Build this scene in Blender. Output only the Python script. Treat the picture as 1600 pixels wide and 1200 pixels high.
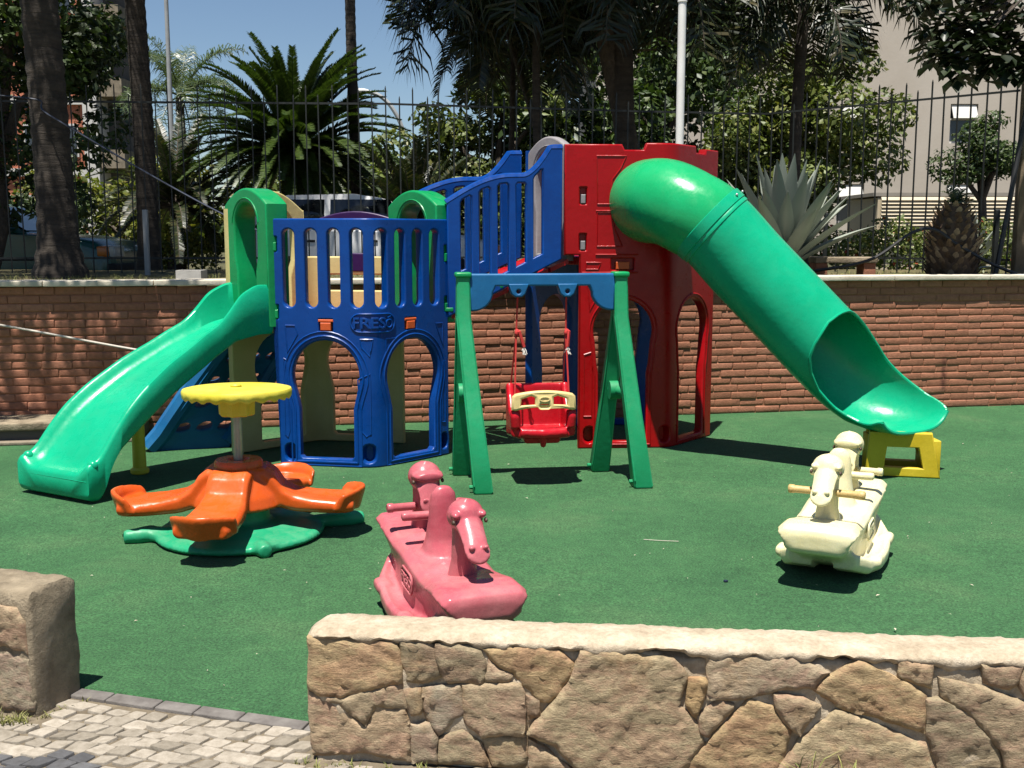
import bpy, bmesh, math, random
import numpy as np
from mathutils import Vector, Matrix, noise
from mathutils.geometry import delaunay_2d_cdt
PI = math.pi
random.seed(7); np.random.seed(7)
for o in list(bpy.data.objects): bpy.data.objects.remove(o)
scene = bpy.context.scene
COL = scene.collection

# ------------------------------------------------------------------ camera, sky, sun, exposure
cam = bpy.data.cameras.new('camera'); camo = bpy.data.objects.new('camera', cam); COL.objects.link(camo)
cam.sensor_width = 36.0; cam.lens = 36.0*1700/1600; cam.clip_start = 0.05; cam.clip_end = 600
camo.location = (0, 0, 1.6); camo.rotation_euler = (math.radians(90-7.705), 0, 0)
scene.camera = camo
SUN_DX, SUN_DY = 0.10, 0.29                    # shadow shift per metre of height
sun_vec = Vector((-SUN_DX, -SUN_DY, 1)).normalized()
world = bpy.data.worlds.new('World'); scene.world = world; world.use_nodes = True
wn = world.node_tree.nodes; wl = world.node_tree.links
sky = wn.new('ShaderNodeTexSky'); sky.sky_type = 'NISHITA'; sky.sun_disc = False
sky.sun_elevation = math.asin(sun_vec.z); sky.sun_rotation = math.atan2(sun_vec.x, sun_vec.y)
sky.air_density = 1.0; sky.dust_density = 0.15; sky.ozone_density = 3.6
wl.new(sky.outputs[0], wn['Background'].inputs[0]); wn['Background'].inputs[1].default_value = 0.050
sl = bpy.data.lights.new('sun', 'SUN'); so = bpy.data.objects.new('sun', sl); COL.objects.link(so)
sl.energy = 5.0; sl.angle = math.radians(0.55); sl.color = (1, 0.955, 0.88)
so.rotation_euler = sun_vec.to_track_quat('Z', 'Y').to_euler(); so.location = (0, 0, 20)
scene.view_settings.view_transform = 'Standard'; scene.view_settings.look = 'None'
scene.view_settings.exposure = 1.0; scene.view_settings.gamma = 1; scene.view_settings.use_curve_mapping = False
scene.cycles.max_bounces = 8; scene.cycles.transparent_max_bounces = 8

# ------------------------------------------------------------------ materials
MATS = {}
def nodemat(name):
    m = bpy.data.materials.new(name); m.use_nodes = True
    nt = m.node_tree; return m, nt, nt.nodes['Principled BSDF']
def nd(nt, t, **kw):
    n = nt.nodes.new(t)
    for k, v in kw.items(): setattr(n, k, v)
    return n
def ramp(nt, fac, stops):
    r = nd(nt, 'ShaderNodeValToRGB'); el = r.color_ramp.elements
    while len(el) < len(stops): el.new(0.5)
    for e, (p, c) in zip(el, stops): e.position = p; e.color = (*c, 1) if len(c) == 3 else c
    nt.links.new(fac, r.inputs[0]); return r.outputs[0]
def noise_tex(nt, scale, detail=4, rough=0.6, vec=None, dist=0.0):
    n = nd(nt, 'ShaderNodeTexNoise'); n.inputs['Scale'].default_value = scale
    n.inputs['Detail'].default_value = detail; n.inputs['Roughness'].default_value = rough
    n.inputs['Distortion'].default_value = dist
    if vec is not None: nt.links.new(vec, n.inputs['Vector'])
    return n.outputs[0]
def objco(nt):
    return nd(nt, 'ShaderNodeTexCoord').outputs['Object']
def geoco(nt):
    return nd(nt, 'ShaderNodeNewGeometry').outputs['Position']
def mix(nt, a, b, fac, mode='MIX'):
    n = nd(nt, 'ShaderNodeMix', data_type='RGBA', blend_type=mode)
    for i, v in ((0, fac), (6, a), (7, b)):
        if isinstance(v, (float, int)): n.inputs[i].default_value = v
        elif isinstance(v, tuple): n.inputs[i].default_value = (*v, 1)
        else: nt.links.new(v, n.inputs[i])
    return n.outputs[2]
def bump(nt, p, h, strength, dist):
    b = nd(nt, 'ShaderNodeBump'); b.inputs['Strength'].default_value = strength; b.inputs['Distance'].default_value = dist
    nt.links.new(h, b.inputs['Height']); nt.links.new(b.outputs[0], p.inputs['Normal'])
def scl(c, k): return tuple(min(1, x*k) for x in c)

def plastic(name, col, fade=None, rough=0.3, dust=0.10, sss=0.0):
    """rotomoulded plastic: slightly mottled, sun-bleached in patches, a little dust and fine scratches"""
    m, nt, p = nodemat(name); co = geoco(nt)
    n1 = noise_tex(nt, 3.0, 4, 0.6, co); n2 = noise_tex(nt, 160, 2, 0.5, co); n3 = noise_tex(nt, 11, 6, 0.7, co, 0.6)
    fade = fade or scl(col, 1.25)
    c = ramp(nt, n1, [(0.3, scl(col, 0.9)), (0.7, fade)])
    c = mix(nt, c, ramp(nt, n2, [(0.35, (0.86, 0.86, 0.86)), (0.65, (1.0, 1.0, 1.0))]), 0.8, 'MULTIPLY')
    dm = nd(nt, 'ShaderNodeMath', operation='MULTIPLY'); nt.links.new(ramp(nt, n3, [(0.42, (0, 0, 0)), (0.75, (1, 1, 1))]), dm.inputs[0])
    sp = nd(nt, 'ShaderNodeSeparateXYZ'); nt.links.new(nd(nt, 'ShaderNodeNewGeometry').outputs['Normal'], sp.inputs[0])
    up = nd(nt, 'ShaderNodeMapRange'); nt.links.new(sp.outputs[2], up.inputs[0]); up.inputs[1].default_value = 0.0; up.inputs[2].default_value = 0.9; up.inputs[3].default_value = dust*0.05; up.inputs[4].default_value = dust*4.0
    nt.links.new(up.outputs[0], dm.inputs[1])
    c = mix(nt, c, (0.42, 0.38, 0.30), dm.outputs[0])
    nt.links.new(c, p.inputs['Base Color'])
    mp = nd(nt, 'ShaderNodeMapping'); nt.links.new(co, mp.inputs[0]); mp.inputs['Scale'].default_value = (1, 1, 0.12); mp.inputs['Rotation'].default_value = (0.4, 0.7, 0.3)
    sc = noise_tex(nt, 55, 3, 0.6, mp.outputs[0], 0.3); c = mix(nt, c, scl(fade, 1.0), ramp(nt, sc, [(0.66, (0, 0, 0)), (0.74, (0.35, 0.35, 0.35))])); nt.links.new(c, p.inputs['Base Color'])
    r = nd(nt, 'ShaderNodeMapRange'); nt.links.new(n3, r.inputs[0])
    r.inputs[1].default_value = 0.3; r.inputs[2].default_value = 0.75; r.inputs[3].default_value = rough-0.05; r.inputs[4].default_value = rough+0.2
    nt.links.new(r.outputs[0], p.inputs['Roughness'])
    h = noise_tex(nt, 26, 3, 0.5, co); bump(nt, p, h, 0.22, 0.006)
    if sss: p.inputs['Subsurface Weight'].default_value = sss; p.inputs['Subsurface Radius'].default_value = (0.02, 0.015, 0.008)
    p.inputs['IOR'].default_value = 1.45; p.inputs['Specular IOR Level'].default_value = 0.34
    MATS[name] = m; return m

plastic('plastic_slide_green', (0.004, 0.43, 0.215), (0.008, 0.47, 0.245), 0.23, 0.006)
plastic('plastic_tube_green', (0.010, 0.41, 0.135), (0.014, 0.45, 0.16), 0.21, 0.006)
plastic('plastic_arch_green', (0.004, 0.29, 0.09), None, 0.28, 0.02)
plastic('plastic_swing_green', (0.012, 0.33, 0.12), (0.02, 0.38, 0.16), 0.42, 0.04)
plastic('plastic_base_green', (0.02, 0.36, 0.17), (0.03, 0.42, 0.2), 0.34, 0.05)
plastic('plastic_blue', (0.001, 0.055, 0.30), (0.001, 0.070, 0.35), 0.27, 0.012)
plastic('plastic_beam_blue', (0.008, 0.13, 0.34), (0.015, 0.17, 0.40), 0.42, 0.03)
plastic('plastic_red', (0.42, 0.001, 0.004), (0.47, 0.002, 0.005), 0.26, 0.015)
plastic('plastic_seat_red', (0.52, 0.008, 0.018), None, 0.22, 0.02)
plastic('plastic_cream', (0.72, 0.58, 0.22), (0.78, 0.65, 0.30), 0.36, 0.04)
plastic('plastic_yellow', (0.70, 0.50, 0.02), (0.78, 0.58, 0.04), 0.36, 0.04)
plastic('plastic_wheel_yellow', (0.84, 0.70, 0.03), (0.88, 0.76, 0.10), 0.40, 0.05)
plastic('plastic_orange', (0.72, 0.095, 0.010), (0.78, 0.13, 0.02), 0.22, 0.02)
plastic('plastic_latch_orange', (0.72, 0.12, 0.03), None, 0.35, 0.04)
plastic('plastic_pink', (0.56, 0.075, 0.115), (0.66, 0.20, 0.22), 0.22, 0.06)
plastic('plastic_ivory', (1.0, 0.88, 0.48), (1.0, 0.93, 0.62), 0.26, 0.012, 0.15)
plastic('plastic_purple', (0.035, 0.008, 0.075), None, 0.3, 0.02)
plastic('plastic_grey', (0.30, 0.28, 0.29), None, 0.36, 0.04)
plastic('plastic_guard_cream', (0.78, 0.60, 0.26), None, 0.35, 0.06)

def simple(name, c1, c2, scale, rough=0.8, bstr=0.0, bscale=40, bdist=0.01, metal=0.0, co='geo', detail=5):
    m, nt, p = nodemat(name); v = geoco(nt) if co == 'geo' else objco(nt)
    nt.links.new(ramp(nt, noise_tex(nt, scale, detail, 0.62, v), [(0.3, c1), (0.7, c2)]), p.inputs['Base Color'])
    p.inputs['Roughness'].default_value = rough; p.inputs['Metallic'].default_value = metal
    if bstr: bump(nt, p, noise_tex(nt, bscale, 6, 0.7, v), bstr, bdist)
    MATS[name] = m; return m
simple('steel', (0.35, 0.33, 0.30), (0.5, 0.48, 0.45), 20, 0.38, metal=0.9)
simple('zinc_bolt', (0.5, 0.5, 0.5), (0.65, 0.65, 0.65), 30, 0.35, metal=0.8)
simple('fence_iron', (0.006, 0.009, 0.008), (0.014, 0.017, 0.014), 14, 0.55, 0.2, 60, 0.003)
simple('rope_red', (0.50, 0.02, 0.02), (0.60, 0.04, 0.03), 90, 0.85, 0.6, 220, 0.003)
simple('rope_fray', (0.6, 0.56, 0.5), (0.75, 0.7, 0.65), 90, 0.9)
simple('rope_white', (0.55, 0.48, 0.4), (0.7, 0.64, 0.56), 60, 0.9)
simple('brass_tape', (0.50, 0.33, 0.10), (0.68, 0.50, 0.22), 120, 0.5, 0.5, 150, 0.003)
simple('white_paint', (0.86, 0.84, 0.80), (1.0, 0.99, 0.96), 6, 0.45, 0.1, 60, 0.003)
simple('lamp_metal', (0.32, 0.33, 0.33), (0.45, 0.46, 0.46), 5, 0.5)
simple('cable_black', (0.012, 0.012, 0.013), (0.03, 0.03, 0.03), 20, 0.5)
simple('cable_blue', (0.007, 0.014, 0.035), (0.015, 0.026, 0.06), 20, 0.5)
simple('bark_tree', (0.05, 0.04, 0.03), (0.13, 0.10, 0.075), 12, 0.95, 0.8, 26, 0.03)
simple('post_wood', (0.14, 0.10, 0.06), (0.25, 0.19, 0.12), 7, 0.9, 0.5, 40, 0.01)
simple('lawn', (0.055, 0.065, 0.018), (0.26, 0.20, 0.085), 2.2, 0.95, 0.9, 60, 0.04)
simple('asphalt', (0.045, 0.045, 0.047), (0.075, 0.073, 0.07), 8, 0.9, 0.5, 90, 0.01)
simple('park_earth', (0.035, 0.045, 0.012), (0.14, 0.12, 0.05), 1.1, 0.95, 0.8, 40, 0.05)
simple('coping_stone', (0.56, 0.49, 0.38), (0.84, 0.76, 0.61), 5, 0.85, 0.4, 50, 0.01)
simple('cement_grey', (0.15, 0.115, 0.07), (0.42, 0.34, 0.23), 9, 0.92, 0.8, 55, 0.014, detail=8)
simple('cement_slab', (0.16, 0.13, 0.09), (0.34, 0.28, 0.2), 5, 0.9, 0.5, 60, 0.01)
simple('kerb_dark', (0.12, 0.105, 0.095), (0.23, 0.21, 0.19), 14, 0.9, 0.6, 90, 0.006)
simple('joint_sand', (0.13, 0.10, 0.065), (0.26, 0.21, 0.14), 16, 0.97, 0.8, 130, 0.008)
simple('glass_dark', (0.006, 0.008, 0.010), (0.012, 0.014, 0.016), 3, 0.06)
simple('window_glass', (0.03, 0.04, 0.05), (0.07, 0.08, 0.10), 1, 0.1)
simple('eye_brown', (0.05, 0.03, 0.02), (0.10, 0.06, 0.035), 30, 0.5)
simple('rubber', (0.012, 0.012, 0.012), (0.025, 0.025, 0.025), 20, 0.85)
simple('chrome', (0.5, 0.5, 0.5), (0.6, 0.6, 0.6), 4, 0.2, metal=0.9)
simple('car_white', (0.90, 0.90, 0.90), (0.98, 0.98, 0.98), 3, 0.22)
simple('car_green', (0.014, 0.095, 0.088), (0.018, 0.11, 0.10), 3, 0.2)
simple('lamp_amber', (0.6, 0.16, 0.02), (0.65, 0.2, 0.03), 9, 0.25)
simple('lamp_red', (0.4, 0.01, 0.01), (0.45, 0.015, 0.012), 9, 0.25)
simple('lamp_clear', (0.55, 0.55, 0.52), (0.65, 0.65, 0.6), 9, 0.2)
simple('facade_orange', (0.44, 0.14, 0.075), (0.52, 0.18, 0.10), 0.6, 0.9)
simple('facade_white', (0.60, 0.58, 0.54), (0.70, 0.68, 0.64), 0.6, 0.9)
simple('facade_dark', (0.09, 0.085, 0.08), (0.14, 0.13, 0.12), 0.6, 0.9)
simple('facade_beige', (0.52, 0.45, 0.37), (0.62, 0.55, 0.47), 0.35, 0.92, 0.15, 8, 0.02)
simple('louvre_cream', (0.62, 0.52, 0.36), (0.70, 0.60, 0.43), 2, 0.7)
simple('roof_edge', (0.3, 0.27, 0.23), (0.4, 0.36, 0.3), 2, 0.9)
simple('planter_white', (0.5, 0.48, 0.44), (0.66, 0.63, 0.58), 9, 0.9, 0.3, 60, 0.01)
simple('litter', (0.5, 0.42, 0.3), (0.75, 0.68, 0.55), 60, 0.9)
simple('grass_blade', (0.12, 0.17, 0.03), (0.40, 0.36, 0.12), 8, 0.8)

def leafmat(name, c1, c2, c3=None, rough=0.45, trans=0.35):
    m, nt, p = nodemat(name)
    g = nd(nt, 'ShaderNodeNewGeometry')
    st = [(0.0, c1), (0.75, c2), (1.0, c3 or c2)]
    c = ramp(nt, g.outputs['Random Per Island'], st)
    c = mix(nt, c, ramp(nt, noise_tex(nt, 0.9, 3, 0.6, g.outputs['Position']), [(0.3, (0.65, 0.65, 0.65)), (0.7, (1.15, 1.15, 1.0))]), 1.0, 'MULTIPLY')
    nt.links.new(c, p.inputs['Base Color']); p.inputs['Roughness'].default_value = rough
    t = nd(nt, 'ShaderNodeBsdfTranslucent'); nt.links.new(mix(nt, c, (1.0, 1.15, 0.5), 1.0, 'MULTIPLY'), t.inputs[0])
    ms = nd(nt, 'ShaderNodeMixShader'); ms.inputs[0].default_value = trans
    nt.links.new(p.outputs[0], ms.inputs[1]); nt.links.new(t.outputs[0], ms.inputs[2])
    nt.links.new(ms.outputs[0], nt.nodes['Material Output'].inputs[0])
    MATS[name] = m; return m
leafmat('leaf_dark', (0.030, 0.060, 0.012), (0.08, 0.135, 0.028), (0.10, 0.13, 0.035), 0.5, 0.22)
leafmat('leaf_backlit', (0.010, 0.018, 0.006), (0.020, 0.034, 0.010), (0.030, 0.045, 0.014), 0.45, 0.06)  # near-black colour stands in for the leaves being seen against the light
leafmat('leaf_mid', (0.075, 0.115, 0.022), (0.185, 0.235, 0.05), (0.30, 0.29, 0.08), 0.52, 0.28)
leafmat('leaf_yellow', (0.11, 0.15, 0.02), (0.22, 0.24, 0.04), (0.34, 0.30, 0.06), 0.5, 0.35)
leafmat('leaf_palm', (0.026, 0.056, 0.010), (0.075, 0.120, 0.022), (0.10, 0.14, 0.035), 0.38, 0.25)
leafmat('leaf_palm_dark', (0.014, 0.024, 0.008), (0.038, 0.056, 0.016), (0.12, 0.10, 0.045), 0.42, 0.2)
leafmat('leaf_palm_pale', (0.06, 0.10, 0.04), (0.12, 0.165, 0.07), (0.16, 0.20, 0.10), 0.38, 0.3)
leafmat('leaf_agave', (0.25, 0.29, 0.26), (0.34, 0.375, 0.34), (0.40, 0.42, 0.38), 0.5, 0.05)
leafmat('leaf_dry', (0.16, 0.10, 0.05), (0.30, 0.20, 0.09), (0.36, 0.26, 0.13), 0.8, 0.2)
leafmat('petal_red', (0.45, 0.03, 0.01), (0.55, 0.10, 0.02), (0.6, 0.25, 0.03), 0.5, 0.2)

def mat_turf():
    m, nt, p = nodemat('turf'); co = geoco(nt)
    a = noise_tex(nt, 1.3, 5, 0.6, co); b = noise_tex(nt, 95, 4, 0.8, co); c = noise_tex(nt, 14, 4, 0.6, co)
    base = ramp(nt, a, [(0.28, (0.034, 0.128, 0.044)), (0.52, (0.050, 0.166, 0.058)), (0.75, (0.084, 0.190, 0.074))])
    base = mix(nt, base, ramp(nt, b, [(0.34, (0.30, 0.30, 0.30)), (0.5, (0.95, 0.95, 0.95)), (0.66, (1.75, 1.65, 1.7))]), 0.9, 'MULTIPLY')
    base = mix(nt, base, ramp(nt, c, [(0.35, (0.86, 0.86, 0.86)), (0.7, (1.12, 1.1, 1.08))]), 1.0, 'MULTIPLY')
    v = nd(nt, 'ShaderNodeTexVoronoi'); v.inputs['Scale'].default_value = 16; nt.links.new(co, v.inputs['Vector'])
    sp = ramp(nt, v.outputs['Distance'], [(0.035, (1, 1, 1)), (0.05, (0, 0, 0))])
    base = mix(nt, base, (0.24, 0.24, 0.13), mix(nt, (0.0, 0.0, 0.0), sp, ramp(nt, noise_tex(nt, 7, 2, 0.5, co), [(0.55, (0, 0, 0)), (0.6, (1, 1, 1))])))
    nt.links.new(base, p.inputs['Base Color']); p.inputs['Roughness'].default_value = 0.9
    p.inputs['Specular IOR Level'].default_value = 0.2
    p.inputs['Sheen Weight'].default_value = 0.05
    bump(nt, p, b, 0.9, 0.012); MATS['turf'] = m
mat_turf()
def mat_brick():
    m, nt, p = nodemat('brick_clay'); co = geoco(nt); oi = nd(nt, 'ShaderNodeObjectInfo')
    isl = nd(nt, 'ShaderNodeNewGeometry').outputs['Random Per Island']
    ad = nd(nt, 'ShaderNodeMath', operation='ADD'); nt.links.new(oi.outputs['Random'], ad.inputs[0]); nt.links.new(isl, ad.inputs[1])
    fr = nd(nt, 'ShaderNodeMath', operation='FRACT'); nt.links.new(ad.outputs[0], fr.inputs[0])
    c = ramp(nt, fr.outputs[0], [(0.0, (0.40, 0.160, 0.088)), (0.4, (0.43, 0.175, 0.097)), (0.75, (0.45, 0.185, 0.106)), (1.0, (0.48, 0.21, 0.125))])
    c = mix(nt, c, ramp(nt, noise_tex(nt, 30, 5, 0.7, co), [(0.3, (0.72, 0.70, 0.68)), (0.7, (1.12, 1.12, 1.12))]), 1.0, 'MULTIPLY')
    st = noise_tex(nt, 1.1, 5, 0.7, co)
    c = mix(nt, c, (0.10, 0.05, 0.035), ramp(nt, st, [(0.60, (0, 0, 0)), (0.8, (0.6, 0.6, 0.6))]))
    # rusty run-off streak low on the right part of the wall
    sx = nd(nt, 'ShaderNodeSeparateXYZ'); nt.links.new(co, sx.inputs[0]); wob = nd(nt, 'ShaderNodeMath', operation='MULTIPLY_ADD'); nt.links.new(noise_tex(nt, 14, 4, 0.7, co), wob.inputs[0]); wob.inputs[1].default_value = 0.05; nt.links.new(sx.outputs[0], wob.inputs[2])
    d = nd(nt, 'ShaderNodeMath', operation='SUBTRACT'); nt.links.new(wob.outputs[0], d.inputs[0]); d.inputs[1].default_value = 4.10
    ab = nd(nt, 'ShaderNodeMath', operation='ABSOLUTE'); nt.links.new(d.outputs[0], ab.inputs[0])
    fx = ramp(nt, ab.outputs[0], [(0.008, (0.75, 0.75, 0.75)), (0.04, (0, 0, 0))]); fz = ramp(nt, sx.outputs[2], [(0.12, (0, 0, 0)), (0.2, (1, 1, 1)), (0.42, (1, 1, 1)), (0.52, (0, 0, 0))])
    c = mix(nt, c, (0.09, 0.02, 0.012), mix(nt, fx, fz, 1.0, 'MULTIPLY'))
    nt.links.new(c, p.inputs['Base Color']); p.inputs['Roughness'].default_value = 0.88
    bump(nt, p, noise_tex(nt, 60, 6, 0.75, co), 0.6, 0.008); MATS['brick_clay'] = m
    simple('mortar', (0.34, 0.145, 0.075), (0.42, 0.18, 0.095), 14, 0.95, 0.5, 70, 0.01)
mat_brick()
def mat_stone():
    m, nt, p = nodemat('wall_stone'); co = geoco(nt); oi = nd(nt, 'ShaderNodeObjectInfo')
    mp = nd(nt, 'ShaderNodeMapping'); nt.links.new(co, mp.inputs[0])
    cx = nd(nt, 'ShaderNodeCombineXYZ'); mr = nd(nt, 'ShaderNodeMath', operation='MULTIPLY'); nt.links.new(oi.outputs['Random'], mr.inputs[0]); mr.inputs[1].default_value = 2.6
    nt.links.new(mr.outputs[0], cx.inputs[1]); nt.links.new(cx.outputs[0], mp.inputs['Rotation']); mp.inputs['Scale'].default_value = (1, 1, 2.4)
    a = noise_tex(nt, 6, 7, 0.72, mp.outputs[0], 0.8); b = noise_tex(nt, 26, 6, 0.75, mp.outputs[0], 0.5)
    base = ramp(nt, oi.outputs['Random'], [(0, (0.47, 0.315, 0.17)), (0.25, (0.50, 0.385, 0.255)), (0.5, (0.35, 0.28, 0.195)), (0.75, (0.48, 0.35, 0.245)), (1, (0.38, 0.325, 0.26))])
    c = mix(nt, base, ramp(nt, a, [(0.30, (0.42, 0.37, 0.33)), (0.43, (0.98, 0.86, 0.80)), (0.54, (0.92, 0.95, 0.84)), (0.72, (1.45, 1.38, 1.26))]), 1.0, 'MULTIPLY')
    c = mix(nt, c, (0.40, 0.22, 0.08), ramp(nt, noise_tex(nt, 5, 5, 0.7, co), [(0.55, (0, 0, 0)), (0.75, (0.5, 0.5, 0.5))]))
    c = mix(nt, c, ramp(nt, b, [(0.3, (0.62, 0.6, 0.58)), (0.65, (1.1, 1.1, 1.1))]), 0.9, 'MULTIPLY')
    nt.links.new(c, p.inputs['Base Color']); p.inputs['Roughness'].default_value = 0.85
    f = noise_tex(nt, 95, 5, 0.8, co); m1 = nd(nt, 'ShaderNodeMath', operation='MULTIPLY_ADD'); nt.links.new(f, m1.inputs[0]); m1.inputs[1].default_value = 0.45; nt.links.new(b, m1.inputs[2])
    m2 = nd(nt, 'ShaderNodeMath', operation='MULTIPLY_ADD'); nt.links.new(a, m2.inputs[0]); m2.inputs[1].default_value = 0.8; nt.links.new(m1.outputs[0], m2.inputs[2])
    c = mix(nt, c, ramp(nt, f, [(0.30, (0.62, 0.58, 0.55)), (0.46, (1.0, 1.0, 1.0)), (0.7, (1.25, 1.22, 1.18))]), 0.8, 'MULTIPLY'); nt.links.new(c, p.inputs['Base Color'])
    bump(nt, p, m2.outputs[0], 0.55, 0.016); MATS['wall_stone'] = m
mat_stone()
def mat_cobble(name, ca, cb):
    m, nt, p = nodemat(name); co = geoco(nt); oi = nd(nt, 'ShaderNodeObjectInfo')
    c = ramp(nt, oi.outputs['Random'], [(0, ca), (1, cb)])
    c = mix(nt, c, ramp(nt, noise_tex(nt, 32, 5, 0.7, co), [(0.3, (0.68, 0.66, 0.62)), (0.65, (1.08, 1.08, 1.08))]), 1.0, 'MULTIPLY')
    nt.links.new(c, p.inputs['Base Color']); p.inputs['Roughness'].default_value = 0.8
    bump(nt, p, noise_tex(nt, 70, 5, 0.7, co), 0.5, 0.006); MATS[name] = m
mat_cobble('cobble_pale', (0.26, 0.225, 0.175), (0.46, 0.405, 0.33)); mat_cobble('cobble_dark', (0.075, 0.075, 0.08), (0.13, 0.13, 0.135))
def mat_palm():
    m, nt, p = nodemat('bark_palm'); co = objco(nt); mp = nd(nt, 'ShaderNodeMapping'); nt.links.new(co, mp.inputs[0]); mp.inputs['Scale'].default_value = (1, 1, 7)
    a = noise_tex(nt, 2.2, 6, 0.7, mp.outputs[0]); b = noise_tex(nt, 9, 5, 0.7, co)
    c = mix(nt, ramp(nt, a, [(0.3, (0.022, 0.017, 0.013)), (0.7, (0.075, 0.058, 0.043))]), ramp(nt, b, [(0.3, (0.6, 0.6, 0.6)), (0.7, (1.3, 1.3, 1.3))]), 1.0, 'MULTIPLY')  # bark tones darkened to carry the shade of the crowns overhead
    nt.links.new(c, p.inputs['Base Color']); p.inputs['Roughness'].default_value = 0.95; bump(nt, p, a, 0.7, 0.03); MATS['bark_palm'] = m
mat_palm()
def mat_husk():
    m, nt, p = nodemat('stump_husk'); oi = nd(nt, 'ShaderNodeObjectInfo'); co = objco(nt)
    c = ramp(nt, oi.outputs['Random'], [(0, (0.07, 0.042, 0.024)), (0.45, (0.17, 0.105, 0.06)), (0.75, (0.34, 0.235, 0.14)), (1, (0.50, 0.38, 0.25))])
    c = mix(nt, c, ramp(nt, noise_tex(nt, 26, 5, 0.7, co), [(0.3, (0.55, 0.55, 0.55)), (0.7, (1.2, 1.2, 1.2))]), 1.0, 'MULTIPLY')
    nt.links.new(c, p.inputs['Base Color']); p.inputs['Roughness'].default_value = 0.95; MATS['stump_husk'] = m
mat_husk()
def mat_cement():
    m, nt, p = nodemat('wall_cement'); co = geoco(nt)
    a = noise_tex(nt, 7, 6, 0.7, co); b = noise_tex(nt, 55, 5, 0.75, co)
    c = ramp(nt, a, [(0.25, (0.36, 0.28, 0.18)), (0.5, (0.56, 0.46, 0.33)), (0.72, (0.72, 0.63, 0.49))])
    c = mix(nt, c, ramp(nt, b, [(0.3, (0.7, 0.68, 0.66)), (0.6, (1.05, 1.05, 1.05))]), 0.9, 'MULTIPLY')
    nt.links.new(c, p.inputs['Base Color']); p.inputs['Roughness'].default_value = 0.92
    bump(nt, p, b, 0.7, 0.010); MATS['wall_cement'] = m
mat_cement()

# ------------------------------------------------------------------ mesh helpers
ABS = {}
def tag(o, label=None, cat=None, group=None, kind=None):
    if label: o['label'] = label
    if cat: o['category'] = cat
    if group: o['group'] = group
    if kind: o['kind'] = kind
    return o
def thing(name, label, cat, loc=(0, 0, 0), group=None):
    o = bpy.data.objects.new(name, None); COL.objects.link(o); o.location = loc; o.empty_display_size = 0.2
    ABS[o] = Vector(loc); return tag(o, label, cat, group)
def finish(me, ang=40):
    me.polygons.foreach_set('use_smooth', [True]*len(me.polygons))
    if ang is not None:
        try: me.set_sharp_from_angle(angle=math.radians(ang))
        except Exception: pass
def link(name, me, mat, parent=None, at=None, ang=40):
    """link a mesh; world-coordinate meshes get their origin at their own foot"""
    if ang is not False: finish(me, ang)
    if mat and not me.materials: me.materials.append(MATS[mat] if isinstance(mat, str) else mat)
    o = bpy.data.objects.new(name, me); COL.objects.link(o)
    if at is None:
        n = len(me.vertices); a = np.empty(n*3); me.vertices.foreach_get('co', a); a = a.reshape(-1, 3)
        lo, hi = a.min(0), a.max(0); at = Vector(((lo[0]+hi[0])/2, (lo[1]+hi[1])/2, lo[2]))
        me.transform(Matrix.Translation(-at))
    at = Vector(at); ABS[o] = at
    if parent is not None: o.parent = parent; o.location = at-ABS[parent]
    else: o.location = at
    return o
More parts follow.
